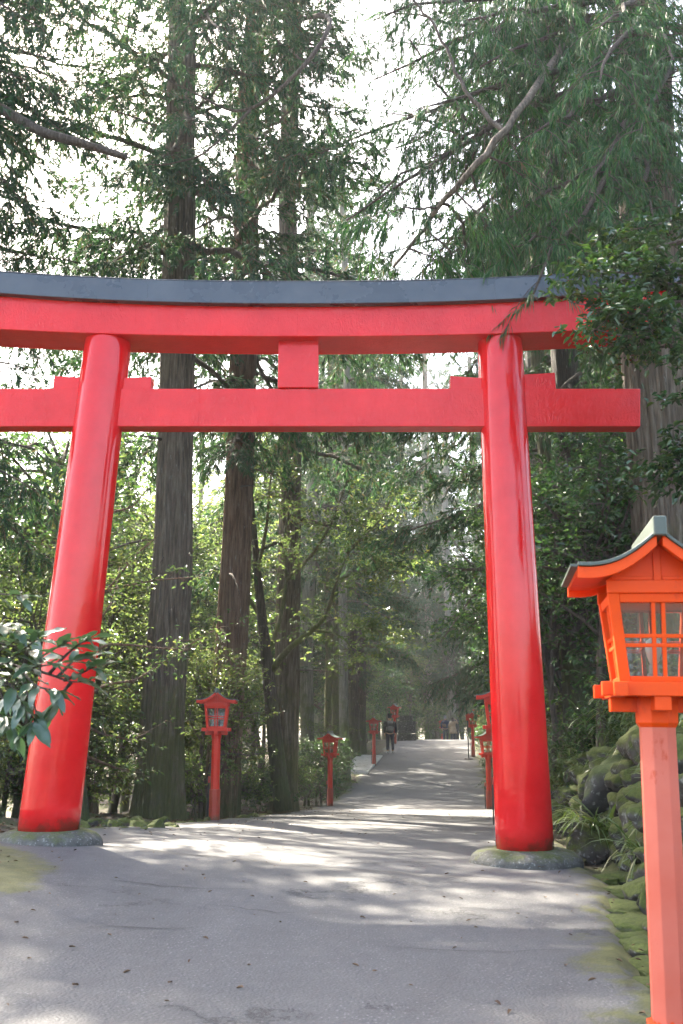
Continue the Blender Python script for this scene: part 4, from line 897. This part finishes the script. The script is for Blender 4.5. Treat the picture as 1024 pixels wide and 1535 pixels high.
for i, l in enumerate(LB):
    wd = MB(); q = smoothp(l); wd.tube(q, list(np.linspace([.085, .03, .06, .05, .05, .05, .03, .03, .02][i], .012, 24)), 7)
    for k in range(34 if i != 1 else 12):
        b0 = q[rng.integers(9 if i in (0, 1) else 6, 24)]; b1 = b0+rvec(1)[0]*np.array([1, 1, .6])*rng.uniform(.25, .95)
        wd.tube(np.stack([b0, (b0+b1)/2+rnd(3)*.05, b1]), [.010, .007, .003], 3, cap=False); cl.append(b1)
    wd.build('limb', M['bark_mossy'], R, True)
def leaf_cloud(cl, nlf, spread, leaf, layer=.5, wl=.48):
    pos, D, N, L = sprays(cl, nlf, spread, layer, leaf); return pos, D, N, L, L*wl*rng.uniform(.85, 1.15, len(pos))
obj('crown', mesh_np('crown', *leaves(*leaf_cloud(cl, 34, .22, .085))), M['broad'], R)

# small evergreen left of the thick cedar whose brown limbs cross before its trunk
x, y = at(128, 1230, 14.3)[:2]; z = gz(x, y); R = empty('broadleaf_tree', (x, y, z)); O = np.array([x, y, z])
tag(R, 'thin evergreen with brown limbs crossing before the thick cedar, right of the left pillar', 'tree')
mt = MB().tube(smoothp(px([(128, 1245), (122, 1170), (118, 1080), (125, 1000), (118, 900), (128, 800), (120, 720)], [14.3]*7)), list(np.linspace(.075, .02, 24)), 8).build('trunk', M['bark_dark'], R, True)
cl = []
for pts in [[(118, 1050), (160, 1025), (205, 1020), (255, 985), (310, 960)], [(122, 990), (160, 965), (210, 968), (270, 975), (330, 940)], [(120, 920), (165, 880), (205, 830), (240, 800)], [(120, 900), (180, 880), (230, 870), (290, 865)], [(118, 1080), (150, 1100), (200, 1110), (250, 1080)], [(125, 800), (160, 770), (200, 760), (230, 720)], [(122, 860), (80, 820), (40, 810)], [(118, 1040), (70, 1010), (20, 1020)], [(122, 960), (150, 930), (170, 900), (180, 850)], [(120, 1130), (170, 1150), (215, 1160)], [(120, 760), (150, 700), (170, 670)], [(118, 1100), (60, 1120), (10, 1110)]]:
    n_ = len(pts); Ys = [14.3+d for d in np.linspace(0, rng.uniform(-.3, 1.6), n_)]; wd = MB(); q = smoothp(px(pts, Ys)); wd.tube(q, list(np.linspace(.026, .006, 24)), 6)
    for k in range(15):
        b0 = q[rng.integers(6, 24)]; b1 = b0+rvec(1)[0]*np.array([1, 1, .5])*rng.uniform(.12, .5)
        wd.tube(np.stack([b0, (b0+b1)/2+rnd(3)*.03, b1]), [.006, .005, .003], 3, cap=False); cl.append(b1)
    wd.build('limb', M['bark_red'], R, True)
obj('crown', mesh_np('crown', *leaves(*leaf_cloud(cl, 15, .12, .075, .45))), M['broad'], R)
# ------------------------------------------------------------------ stones
from mathutils import noise as mnoise
def rock_mesh(name, seed, flat=.7, mat='moss_rock', sub=4):
    import bmesh
    bm = bmesh.new(); bmesh.ops.create_icosphere(bm, subdivisions=sub, radius=1.0)
    r = np.random.default_rng(seed); cuts = [(unit(r.normal(size=3)), r.uniform(.5, .8)) for _ in range(10)]; off = Vector((seed*7.3, seed*3.1, seed))
    for v in bm.verts:
        p = np.array(v.co)
        for n_, d_ in cuts:                       # worn broken faces
            e = p@n_-d_
            if e > 0: p = p-n_*e*.85
        q_ = Vector(p)
        d = .16*mnoise.noise(q_*1.6+off)+.09*mnoise.noise(q_*3.7+off)+.05*mnoise.noise(q_*8+off)+.03*mnoise.noise(q_*17+off)
        p = p*(1+d); v.co = (p[0], p[1]*.8, p[2]*flat)
    m = bpy.data.meshes.new(name); bm.to_mesh(m); bm.free()
    for f in m.polygons: f.use_smooth = True
    m.materials.append(M[mat]); return m
RK = [rock_mesh('rock', i, f) for i, f in enumerate((.7, .6, .8, .55, .75, .65))]
WALL = empty('stone_wall', (rx(9)+.5, 9, zr(9))); tag(WALL, 'dry wall of mossy boulders along the right verge under the gate', 'stone wall')
WO = Vector(WALL.location)
def stone_at(parent, po, p, s, k=None, nm='stone'):
    k = rng.integers(len(RK)) if k is None else k
    o = bpy.data.objects.new(nm, RK[k]); link(o, parent); o.location = Vector(p)-po
    o.rotation_euler = (rnd()*.35, rnd()*.35, rng.uniform(0, 6.28)); o.scale = (s*rng.uniform(.85, 1.2), s*rng.uniform(.85, 1.2), s*rng.uniform(.8, 1.15)); return o
y = 5.2
while y < 24:
    h = float(np.interp(y, [3, 6, 9, 14, 20, 30], [.25, .75, 1.05, .95, .6, .35])); s0 = .205 if y < 16 else .24
    zz = 0.02; lev = 0
    while zz < h:
        s = s0*rng.uniform(.65, 1.55); x = float(rx(y)) + .36 + .30*zz/max(h, .3) + rnd()*.06
        stone_at(WALL, WO, (x, y+rnd()*.12, float(zr(y))-.06+zz+s*.4), s); zz += s*1.05; lev += 1
    y += s0*1.75
# kerb of half-buried flat stones at the edge of the near paving
KERB = empty('stone_kerb', (rx(6), 6, 0)); tag(KERB, 'row of flat mossy kerb stones at the right edge of the near paving', 'kerb stones')
KO = Vector(KERB.location); y = 3.3
while y < 9.0:
    s = rng.uniform(.13, .34)
    o = stone_at(KERB, KO, (float(rx(y))+.07+rnd()*.04, y, roadz(rx(y), y)-.06+rnd()*.015), s); o.scale.z = rng.uniform(.35, .75)*s; o.rotation_euler = (rnd()*.12, rnd()*.12, rng.uniform(0, 6.28)); y += s*1.5
for i, (u, v, Y, s, lb) in enumerate([(930, 1105, 11.0, .75, 'large dark boulder on the bank above the stone wall'), (965, 1190, 9.4, .45, 'mossy boulder on the bank left of the lantern post'), (885, 1215, 10.6, .50, 'big moss-capped boulder right of the right gate pillar'), (1010, 1130, 10.0, .7, 'mossy boulder behind the lantern post')]):
    p = at(u, v, Y); p[2] = min(p[2], gz(p[0], Y)+.1) ; o = obj('boulder', RK[i % 6] if i else rock_mesh('boulder', 31, .75, 'dark_rock'), None)
    o.location = p; o.scale = (s*.8, s*.8, s*.9); o.rotation_euler = (rnd()*.3, rnd()*.3, i*1.7); tag(o, lb, 'boulder', 'boulders on the right bank')
EDGE = empty('stone_edging', (-2.6, 13, 0)); tag(EDGE, 'line of low mossy rocks edging the path at the thick cedar', 'stone edging')
EO = Vector(EDGE.location)
for u, v, Y, s in [(232, 1234, 12.9, .16), (210, 1236, 13.0, .15), (190, 1230, 13.6, .17), (205, 1226, 14.2, .14), (232, 1224, 14.3, .14), (250, 1230, 13.6, .10), (172, 1238, 12.9, .13), (160, 1235, 13.2, .12), (185, 1244, 12.4, .10), (214, 1246, 12.4, .09), (262, 1238, 13.4, .09), (150, 1244, 12.2, .10), (270, 1228, 14.8, .12), (285, 1231, 15.0, .09), (118, 1235, 11.9, .20), (245, 1218, 15.2, .12), (140, 1226, 13.4, .14), (377, 1216, 20.2, .16), (392, 1214, 21, .15), (362, 1222, 19.0, .14), (345, 1226, 18.0, .09), (310, 1232, 16.2, .10), (405, 1213, 23, .13), (300, 1228, 15.8, .10), (100, 1240, 12, .14), (200, 1222, 14.8, .15), (222, 1240, 12.8, .08)]:
    x = at(u, v, Y)[0]; stone_at(EDGE, EO, (x, Y, gz(x, Y)+s*.15), s*1.1)
# stone plinth and stone post at the end of the path
x = at(609, 1100, 57)[0]; z = gz(x, 57)
R = empty('stone_plinth', (x, 57, z)); tag(R, 'dark mossy stepped stone plinth at the crest behind the man', 'plinth')
for i, (w, d, z0, z1) in enumerate(((1.05, 1.2, -.4, .42), (1.0, 1.1, .425, 1.12), (.72, .8, 1.125, 1.42))):
    for k in range(2 if i < 2 else 1):
        ww = w/2 if i < 2 else w; MB().box(((k-.5)*ww*1.01 if i < 2 else 0, 0, (z0+z1)/2), (ww-.012, d, z1-z0-.008)).build('stone_block', M['dark_rock'], R, bevel=.02)
x = at(683.5, 1100, 71)[0]; R = empty('stone_post', (x, 71, gz(x, 71))); tag(R, 'dark square stone post right of the couple', 'stone post')
MB().box((0, 0, .70), (.42, .42, 1.9)).build('shaft', M['dark_rock'], R, bevel=.03); MB().box((0, 0, -.1), (.6, .6, .3)).build('foot_stone', M['dark_rock'], R, bevel=.03)
# ------------------------------------------------------------------ grasses and ground plants
def grass_mesh(name, n, L, W, mat, seed, droop=.75, up=.9):
    global rng; keep = rng; rng = np.random.default_rng(seed)
    a = rng.uniform(0, 6.28, n); r = np.abs(rng.normal(size=n))*.05
    P = np.stack([np.cos(a)*r, np.sin(a)*r, np.zeros(n)-.02], 1); D = unit(np.stack([np.cos(a), np.sin(a), rng.uniform(.3, 1.6, n)*up], 1)+rvec(n)*.2)
    V, Q = strip_blades(P, D, L*rng.uniform(.55, 1.15, n), W*rng.uniform(.7, 1.2, n), droop*rng.uniform(.5, 1.4, n)); rng = keep
    m = mesh_np(name, V, Q, smooth=True); m.materials.append(M[mat]); return m
GR = [grass_mesh('strap_leaves', 46, .62, .026, 'grass', 61), grass_mesh('strap_leaves', 60, .5, .020, 'grass', 62), grass_mesh('strap_leaves', 34, .75, .034, 'grass', 63, .6)]
def sasa_parts(seed, H, stems, leaf):
    global rng; keep = rng; rng = np.random.default_rng(seed); st = MB(); P = []; D = []
    for i in range(stems):
        b = np.array([rnd()*.3, rnd()*.3, -.05]); t = b+np.array([rnd()*.35, rnd()*.35, H*rng.uniform(.6, 1.1)]); q = bez(b, (b+t)/2+rnd(3)*.1, t, 6)
        st.tube(q, [.006*(1-.6*k/5) for k in range(6)], 4, cap=False)
        for k in range(16):
            c = q[rng.integers(2, 6)]+rvec(1)[0]*.10; P.append(c); D.append(unit(rvec(1)[0]*np.array([1, 1, .4])+UP*.15))
    P, D = np.array(P), np.array(D); n = len(P); V, Q = strip_blades(P, D, leaf*rng.uniform(.6, 1.2, n), leaf*.14*np.ones(n), .45*rng.uniform(.5, 1.4, n), 3); rng = keep
    m = mesh_np('sasa_leaves', V, Q, smooth=True); m.materials.append(M['grass']); w = st.mesh('sasa_stems'); w.materials.append(M['bark_mossy']); return w, m
SA = [sasa_parts(71, 1.1, 22, .20), sasa_parts(72, .8, 20, .18)]
for i, (u, v, Y, k, s, lb) in enumerate([(900, 1070, 10.4, 2, 1.0, 'silvery arching strap-leaf plant above the mossy boulders'), (880, 1075, 10.4, 0, .8, 'strap-leaf plant drooping over the stone wall'), (950, 1195, 8.6, 2, .7, 'strap-leaf plant beside the lantern post'), (962, 1240, 8.2, 0, .55, 'low strap-leaf plant hanging over the wall by the lantern post'),
        (1020, 1190, 8.0, 2, .8, 'strap-leaf plant right of the lantern post'), (960, 1080, 10.8, 1, 1.1, 'grassy tuft under the orange lantern box'), (865, 1080, 11.6, 1, 1.0, 'grassy tuft behind the right gate pillar'), (1015, 1080, 9.5, 0, 1.0, 'grass clump right of the lantern bracket')]):
    p = at(u, v, Y); z = gz(p[0], Y); r = empty('strap_leaf_plant', (p[0], Y, max(z, min(p[2], z+.35)))); r.scale = (s,)*3; r.rotation_euler = (0, 0, i*1.3)
    link(bpy.data.objects.new('leaves', GR[k]), r); tag(r, lb, 'plant', 'plants on the right bank')
for i, (x, y, s) in enumerate([(3.6, 11.4, .9), (3.5, 12.3, 1.1), (3.7, 13.4, 1.1), (3.3, 14.4, 1.0), (3.9, 11.0, 1.2), (4.3, 12.0, 1.2), (4.4, 10.0, 1.1), (3.9, 9.3, 1.0), (4.6, 8.8, 1.2), (4.1, 8.2, .9), (3.5, 16, 1.0), (3.8, 17.2, 1.0), (4.9, 13.5, 1.3), (3.7, 7.0, .8)]):
    place('bamboo_grass', SA[i % 2], (x, y, gz(x, y)), i*2.1, s, 'yellow-green bamboo grass on the right bank, %s %s' % where(x, y), 'bamboo grass', 'bamboo grass on the right bank', names=('stems', 'leaves'))
for i, (x, y, k, s) in enumerate([(-.15, 33.2, 1, .9), (.1, 34.4, 0, .9), (.3, 35.8, 1, 1), (-.4, 31.8, 0, .9), (.5, 37.5, 1, 1.0), (4.7, 24.5, 1, .8), (5.4, 31, 0, .9), (6.4, 40, 1, 1.0), (-3.6, 13.0, 1, .5), (-4.6, 12.2, 1, .6), (-3.3, 14.8, 1, .5)]):
    r = empty('grass_tuft', (x, y, gz(x, y))); r.scale = (s,)*3; r.rotation_euler = (0, 0, i*1.9); link(bpy.data.objects.new('leaves', GR[k]), r)
    tag(r, 'green grass tuft at the verge, %s %s' % where(x, y), 'grass tuft', 'grass tufts at the verges')
FERN = grass_mesh('fern_leaves', 26, .26, .022, 'grass', 66, .9)
y = 5.6; i = 0
while y < 15:
    h = float(np.interp(y, [3, 6, 9, 14, 20, 30], [.25, .75, 1.05, .95, .6, .35])); f = rng.uniform(.15, 1.05)
    r = empty('fern', (float(rx(y))+.30+.38*f, y, float(zr(y))+h*f-.02)); r.rotation_euler = (rnd()*.4, -.3+rnd()*.3, i*2.2); r.scale = (rng.uniform(.7, 1.5),)*3
    link(bpy.data.objects.new('leaves', FERN), r); tag(r, 'small green fern tuft between the stones of the right-hand wall', 'fern', 'ferns in the stone wall'); y += rng.uniform(.18, .42); i += 1
# fallen leaves
n = 9000; y = rng.uniform(3, 40, n); side = rng.integers(0, 2, n); t = np.abs(rng.normal(size=n))*2.2
x = np.where(side == 0, lx(y)+.12-t, rx(y)+.25+t); z = ground(x, y)+.012
D = unit(rvec(n)*np.array([1, 1, .25])); N = unit(UP+rvec(n)*.5); L = rng.uniform(.035, .085, n)
V, Q = leaves(np.stack([x, y, z], 1), D, N, L, L*.45)
tag(obj('leaf_litter', mesh_np('leaf_litter', V, Q), M['litter']), 'brown fallen leaves scattered over the forest floor', 'leaf litter', kind='stuff')
n = 800; y = rng.uniform(3.5, 24, n); f = np.where(rng.uniform(0, 1, n) < .7, rng.beta(.5, 3, n), 1-rng.beta(.5, 3, n)); x = lx(y)+(rx(y)-lx(y))*f
z = np.array([roadz(a, b) for a, b in zip(x, y)])+.032; L = rng.uniform(.015, .05, n)
V, Q = leaves(np.stack([x, y, z], 1), unit(rvec(n)*np.array([1, 1, .1])), unit(UP+rvec(n)*.25), L, L*.4)
tag(obj('fallen_twigs', mesh_np('fallen_twigs', V, Q), M['litter']), 'small brown leaves and twigs fallen on the asphalt', 'leaf litter', kind='stuff')
# ------------------------------------------------------------------ near foliage with leaves one can pick apart
def fine_leaf(name, L, W, mat, seed, wave=.04, n=7):
    r = random.Random(seed); V = []; Fc = []; ph = r.uniform(0, 6)
    for k in range(n+1):
        t = k/n; w = W*.5*math.sin(PI*min(1, t**.85))**.8*(1-.15*t) if 0 < k < n else .0006
        zc = -.16*L*t*t; e = wave*L*math.sin(t*11+ph)
        V += [(-w, L*t, zc+.28*w+e), (0, L*t, zc), (w, L*t, zc+.28*w-e*.8)]
        if k: a = 3*k-3; Fc += [(a, a+1, a+4, a+3), (a+1, a+2, a+5, a+4)]
    m = bpy.data.meshes.new(name); m.from_pydata(V, [], Fc); m.update()
    for p in m.polygons: p.use_smooth = True
    m.materials.append(M[mat]); return m
def leaf_obj(mesh, parent, p, d, nrm, s=1.0):
    y_ = Vector(unit(np.asarray(d, float))); x_ = y_.cross(Vector(nrm)).normalized(); z_ = x_.cross(y_)
    mt = Matrix((x_*s, y_*s, z_*s)).transposed().to_4x4(); mt.translation = Vector(p)
    o = bpy.data.objects.new('leaf', mesh); link(o, parent); o.matrix_basis = mt; return o
FL = [fine_leaf('leaf', .105, .040, 'near_leaf', i) for i in range(4)]
x, y = -2.15, 4.25; R = empty('evergreen_shrub', (x, y, gz(x, y))); O = np.array(R.location)
tag(R, 'leafy evergreen branch with large glossy leaves in the left foreground before the pillar', 'shrub')
tips = []
def twig(pts, r0, r1, nm='branch'):
    P = smoothp([at(*p)-O for p in pts], 14); MB().tube(P, list(np.linspace(r0, r1, 14)), 6).build(nm, M['twig'], R, True); return P
stem0 = np.array([(0, 0, -.1), (.05, 0, .5), (.0, .02, 1.0), (.12, 0, 1.35)]); MB().tube(smoothp(stem0, 12), list(np.linspace(.03, .014, 12)), 8).build('stem', M['twig'], R, True)
q0 = tuple(O+stem0[2])
def tw(p, pts, r=.008): 
    P = smoothp([np.asarray(p)]+[at(*k)-O for k in pts], 16); MB().tube(P, list(np.linspace(r, .002, 16)), 5).build('twig', M['twig'], R, True); tips.append(P); return P
A = tw(stem0[3], [(-30, 985, 4.25), (30, 1000, 4.2), (75, 1010, 4.15), (108, 1025, 4.1), (135, 1018, 4.1)], .011)
tw(A[9], [(95, 985, 4.1), (118, 965, 4.05), (135, 958, 4.0)]); tw(A[8], [(60, 985, 4.2), (95, 965, 4.2)]); tw(A[10], [(110, 990, 4.2), (130, 985, 4.2)])
tw(A[6], [(40, 1040, 4.1), (55, 1065, 4.05), (50, 1085, 4.0)]); tw(A[4], [(5, 1050, 4.2), (15, 1075, 4.2), (22, 1100, 4.2)]); tw(A[12], [(85, 1050, 4.1), (75, 1062, 4.1)])
tw(stem0[2], [(-60, 1060, 4.2), (-10, 1065, 4.15), (12, 1080, 4.1)]); tw(stem0[3], [(-70, 900, 4.2), (-10, 890, 4.1), (35, 893, 4.05)]); tw(stem0[3], [(-50, 950, 4.2), (5, 965, 4.15), (50, 975, 4.1)]); tw(A[11], [(120, 1010, 4.05), (140, 1000, 4.0)]); tw(A[3], [(0, 975, 4.15), (25, 960, 4.1)])
tw(A[7], [(50, 1000, 4.05), (85, 995, 4.0)]); tw(A[5], [(20, 985, 4.05), (60, 955, 4.0)]); tw(A[6], [(55, 1030, 4.0), (85, 1035, 3.95)]); tw(A[3], [(-5, 1010, 4.1), (20, 1030, 4.05), (35, 1060, 4.0)]); tw(stem0[3], [(-60, 930, 4.1), (0, 935, 4.05), (30, 945, 4.0)])
cnt = 0
for P in tips:
    n = 9
    for k in range(n):
        j = 15-int(k*.7) if k < n-4 else rng.integers(5, 12)
        j = max(4, j); q = P[j]; tg = unit(P[j]-P[j-1]); a = k*2.4
        sd = unit(np.cross(tg, UP)); d = unit(tg*.75 + sd*math.cos(a)*.9 + UP*(math.sin(a)*.35-.10-.25*(O[2]+q[2] < 1.45)))
        leaf_obj(FL[cnt % 4], R, q, d, unit(UP*1.0+rvec(1)[0]*.45), rng.uniform(.75, 1.3)); cnt += 1
# evergreen on the right bank, overhanging the gate's right end
CL = [fine_leaf('leaf', .075, .036, 'camellia', 20+i, .02, 4) for i in range(3)]
x, y = 4.35, 8.4; R = empty('evergreen_tree', (x, y, gz(x, y))); O = np.array(R.location)
tag(R, 'dark glossy evergreen hanging before the right end of the gate', 'tree')
tp = smoothp([(0, 0, -.2), (.1, .1, 1.5), (-.05, 0, 3.0), (.1, -.1, 4.6), (-.1, 0, 6.0)], 20); MB().tube(tp, list(np.linspace(.13, .04, 20)), 10).build('trunk', M['bark_dark'], R, True)
cl = []
for u, v, Y, k in [(905, 470, 8.2, 8), (878, 462, 8.1, 9), (902, 512, 8.3, 8), (930, 455, 8.1, 9), (890, 405, 8.2, 11), (945, 495, 8.2, 8), (880, 490, 8.0, 8), (930, 420, 8.3, 10), (900, 380, 8.4, 12), (950, 370, 8.6, 12), (985, 400, 8.2, 11), (960, 470, 8.0, 9), (990, 500, 8.3, 9), (1015, 600, 8.0, 8), (1012, 660, 8.2, 7), (1000, 690, 8.2, 6), (1015, 540, 8.4, 9), (1015, 450, 8.5, 11), (1030, 720, 8.2, 6), (920, 345, 8.7, 13), (1000, 350, 8.5, 13), (860, 455, 8.3, 10), (970, 720, 8.1, 6), (1040, 520, 7.8, 9), (1060, 620, 8.0, 7), (890, 430, 8.5, 10)]:
    e = at(u, v, Y)-O; q = tp[min(19, k)]; lb = smoothp([q, (q+e)/2+UP*.15+rnd(3)*.12, e+(q-e)*.15, e], 14); w = MB(); w.tube(lb, list(np.linspace(.022, .004, 14)), 5)
    for j in range(9):
        b0 = lb[rng.integers(8, 14)]; b1 = b0+rvec(1)[0]*np.array([1, .8, .7])*rng.uniform(.08, .30); w.tube(np.stack([b0, (b0+b1)/2+rnd(3)*.02, b1]), [.005, .004, .002], 3, cap=False); cl.append(b1)
    w.build('branch', M['twig'], R, True)
P, D, N, L, Wd = leaf_cloud(cl, 28, .10, .075, .8, .48)
order = np.argsort(P[:, 1]); near = order[:300]; rest = order[300:]
for i in near: leaf_obj(CL[i % 3], R, P[i], D[i], N[i], L[i]/.075)
fo = obj('foliage', mesh_np('foliage', *leaves(P[rest], D[rest], N[rest], L[rest], Wd[rest])), M['camellia'], R); fo['kind'] = 'stuff'
# ------------------------------------------------------------------ people, seen from behind
def skinned(name, verts, edges, rad, mat, parent, root=0, sub=2):
    m = bpy.data.meshes.new(name); m.from_pydata(verts, edges, []); m.update(); o = obj(name, m, M[mat], parent)
    o.modifiers.new('skin', 'SKIN'); 
    for i, sv in enumerate(m.skin_vertices[0].data):
        r = rad[i]; sv.radius = r if hasattr(r, '__len__') else (r, r); sv.use_root = (i == root)
    o.modifiers['skin'].use_smooth_shade = True
    s = o.modifiers.new('sub', 'SUBSURF'); s.levels = sub; s.render_levels = sub; return o
def person(loc, rz, h, lab, jacket, trousers, hair, shoes, coat=False, raise_right=False, stride=.0, skirt=None, long_hair=False):
    R = empty('person', loc, rz); R.scale = (h/1.75*1.12, h/1.75*1.12, h/1.75); tag(R, lab, 'person')
    V = [(0,0,.95),(0,0,1.15),(0,.0,1.34),(0,-.01,1.47),(0,.01,1.53),(0,.03,1.60),(0,.03,1.69),(0,.03,1.735)]; E = [(i, i+1) for i in range(7)]; Rd = [(.15,.11),(.135,.10),(.155,.11),(.09,.08),(.055,.055),(.075,.088),(.080,.095),(.05,.06)]
    V += [(0,.125,1.645)]; E += [(5, 8)]; Rd += [.018]                       # nose
    for s in (-1, 1):
        b = len(V); V += [(s*.083,.02,1.645)]; E += [(5, b)]; Rd += [(.014,.03)]   # ears
        b = len(V); st = stride*s
        V += [(s*.085,0,.90),(s*.10,st*.6+.02,.50),(s*.105,st-.03,.09),(s*.115,st+.13,.035)]; E += [(0,b),(b,b+1),(b+1,b+2),(b+2,b+3)]; Rd += [.085,.058,.042,(.045,.03)]
        b = len(V); up = raise_right and s == 1
        arm = [(s*.18,0,1.42),(s*.30,.10,1.30),(s*.20,.12,1.56),(s*.15,.10,1.63)] if up else [(s*.18,0,1.42),(s*.235,-.03,1.14),(s*.225,.07,.91),(s*.22,.09,.84)]
        V += arm; E += [(2,b),(b,b+1),(b+1,b+2),(b+2,b+3)]; Rd += [.058,.042,.030,(.034,.018)]
        hd = np.array(arm[3]); fw = unit(np.array(arm[3])-np.array(arm[2]))
        for f in range(5):
            c = len(V); o_ = (f-2)*.017; ln = (.055,.075,.082,.075,.058)[f]; sidev = np.array([0, 1, 0.])*o_
            V += [tuple(hd+fw*.035+sidev), tuple(hd+fw*(.035+ln)+sidev*1.2+np.array([-s*.02, .01, 0]))] if f else [tuple(hd+np.array([0,.03,0])), tuple(hd+np.array([-s*.01,.055,0])+fw*.04)]
            E += [(b+3, c), (c, c+1)]; Rd += [.009, .008]
    skinned('body', V, E, Rd, 'skin', R)
    JV = [(0,0,.88 if not coat else .92),(0,0,1.02),(0,-.005,1.20),(0,-.005,1.36),(0,-.005,1.46),(0,0,1.51)]; JE = [(i, i+1) for i in range(5)]; JR = [(.185,.145),(.18,.14),(.175,.135),(.195,.145),(.12,.105),(.075,.07)]
    for s in (-1, 1):
        b = len(JV); up = raise_right and s == 1
        JV += [(s*.185,0,1.42),(s*.305,.10,1.295),(s*.205,.12,1.54)] if up else [(s*.19,0,1.41),(s*.245,-.03,1.14),(s*.235,.065,.92)]
        JE += [(3,b),(b,b+1),(b+1,b+2)]; JR += [.082,.066,.052]
    skinned('jacket', JV, JE, JR, jacket, R, 2)
    if coat: MB().lathe([(.275,.58),(.25,.72),(.215,.86),(.19,1.0),(.17,1.08)], 20).build('coat_skirt', M[jacket], R, True)
    TV = [(0,0,.97)]; TE = []; TR_ = [(.165,.12)]
    for s in (-1, 1):
        b = len(TV); st = stride*s; TV += [(s*.09,0,.86),(s*.105,st*.6+.02,.50),(s*.11,st-.03,.12)]; TE += [(0,b),(b,b+1),(b+1,b+2)]; TR_ += [.105,.08,.066]
    skinned('trousers', TV, TE, TR_, trousers, R)
    for s in (-1, 1):
        st = stride*s; skinned('shoe', [(s*.11,st-.07,.05),(s*.112,st+.05,.045),(s*.118,st+.16,.035)], [(0,1),(1,2)], [(.05,.055),(.05,.048),(.045,.033)], shoes, R)
    hv = [(0,.0,1.62),(0,-.005,1.70),(0,.02,1.75)] if not long_hair else [(0,-.05,1.44),(0,-.04,1.56),(0,-.01,1.68),(0,.02,1.75)]
    skinned('hair', hv, [(i, i+1) for i in range(len(hv)-1)], [(.085,.085),(.092,.10),(.06,.075)] if not long_hair else [(.085,.05),(.10,.08),(.10,.105),(.06,.075)], hair, R, 1)
    return R
def gp(u, Y): x = at(u, 1120, Y)[0]; return (x, Y, roadz(x, Y))
PA = person(gp(585, 48.6), .05, 1.76, 'person in black jacket and dark jeans standing on the path with a backpack', 'cloth_black', 'cloth_jeans', 'hair_black', 'cloth_white', stride=.03)
PB = person(gp(668.5, 71), -.1, 1.72, 'person in navy jacket walking beyond the crest with a shoulder bag', 'cloth_navy', 'cloth_jeans', 'hair_grey', 'cloth_darkgrey', stride=.12)
PC = person(gp(680, 70.5), -.25, 1.64, 'person in tan coat beyond the crest raising one hand to the head', 'cloth_tan', 'cloth_darkgrey', 'hair_brown', 'cloth_darkgrey', coat=True, raise_right=True, long_hair=True, stride=.05)
x, y, z = PA.location
BK = empty('backpack', (x, y-.19, z+1.0), .05); tag(BK, 'grey and black backpack worn by the person in the black jacket', 'backpack')
def soft(mb, nm, mat, p, sub=2, bev=.03):
    o = mb.build(nm, M[mat], p, True, bevel=bev); return o
soft(MB().hexa([(-.15,-.09,.0),(.15,-.09,.0),(.15,.06,.0),(-.15,.06,.0),(-.13,-.05,.46),(.13,-.05,.46),(.12,.06,.46),(-.12,.06,.46)]), 'bag', 'cloth_darkgrey', BK)
soft(MB().hexa([(-.11,-.15,.04),(.11,-.15,.04),(.12,-.08,.04),(-.12,-.08,.04),(-.10,-.12,.24),(.10,-.12,.24),(.11,-.06,.24),(-.11,-.06,.24)]), 'front_pocket', 'cloth_grey', BK)
soft(MB().hexa([(-.14,-.10,.36),(.14,-.10,.36),(.13,.06,.36),(-.13,.06,.36),(-.12,-.05,.49),(.12,-.05,.49),(.11,.06,.49),(-.11,.06,.49)]), 'top_flap', 'cloth_grey', BK)
for s in (-1, 1):
    MB().tube([(s*.09,.06,.44),(s*.11,.17,.50),(s*.13,.30,.42),(s*.14,.33,.2),(s*.13,.10,.04)], .016, 6).build('strap', M['cloth_black'], BK, True)
    soft(MB().box((s*.16, -.02, .12), (.05, .10, .18)), 'side_pocket', 'cloth_grey', BK, bev=.015)
x, y, z = PB.location
SB = empty('shoulder_bag', (x-.12, y-.19, z+.98)); tag(SB, 'brown shoulder bag carried by the person in navy', 'bag')
soft(MB().hexa([(-.14,-.05,.0),(.14,-.05,.0),(.14,.05,.0),(-.14,.05,.0),(-.12,-.03,.24),(.12,-.03,.24),(.12,.03,.24),(-.12,.03,.24)]), 'bag', 'leather', SB)
MB().tube([(-.1,0,.22),(.0,-.01,.36),(.12,.06,.50),(.22,.17,.50)], .012, 6).build('strap', M['leather'], SB, True)

# ------------------------------------------------------------------ thin haze volume for light mist, added also to imitate lens glare
mh = bpy.data.materials.new('haze'); mh.use_nodes = True; nt = mh.node_tree; nt.nodes.remove(nt.nodes['Principled BSDF'])
pv = nt.nodes.new('ShaderNodeVolumePrincipled'); pv.inputs['Density'].default_value = .0007; pv.inputs['Color'].default_value = (.9, .93, .95, 1); pv.inputs['Anisotropy'].default_value = .3
nt.links.new(pv.outputs[0], nt.nodes['Material Output'].inputs['Volume'])
tag(MB().box((0, 115, 16), (500, 460, 46)).build('haze', mh), 'pale haze of light mist and added glare filling the forest', 'haze', kind='stuff')

# ------------------------------------------------------------------ look-alikes are told apart by distance from the viewer
same = {}
for o in bpy.data.objects:
    if o.parent is None and 'label' in o: same.setdefault(o['label'], []).append(o)
for lb, os_ in same.items():
    if 1 < len(os_) < 12:
        os_.sort(key=lambda o: o.location.y); n_ = len(os_)
        for i, o in enumerate(os_): o['label'] = lb + (', the nearer' if i == 0 else ', the farther') if n_ == 2 else lb + ', ' + ('nearest', 'second', 'third', 'fourth', 'fifth', 'sixth', 'seventh', 'eighth', 'ninth', 'tenth', 'last')[i]
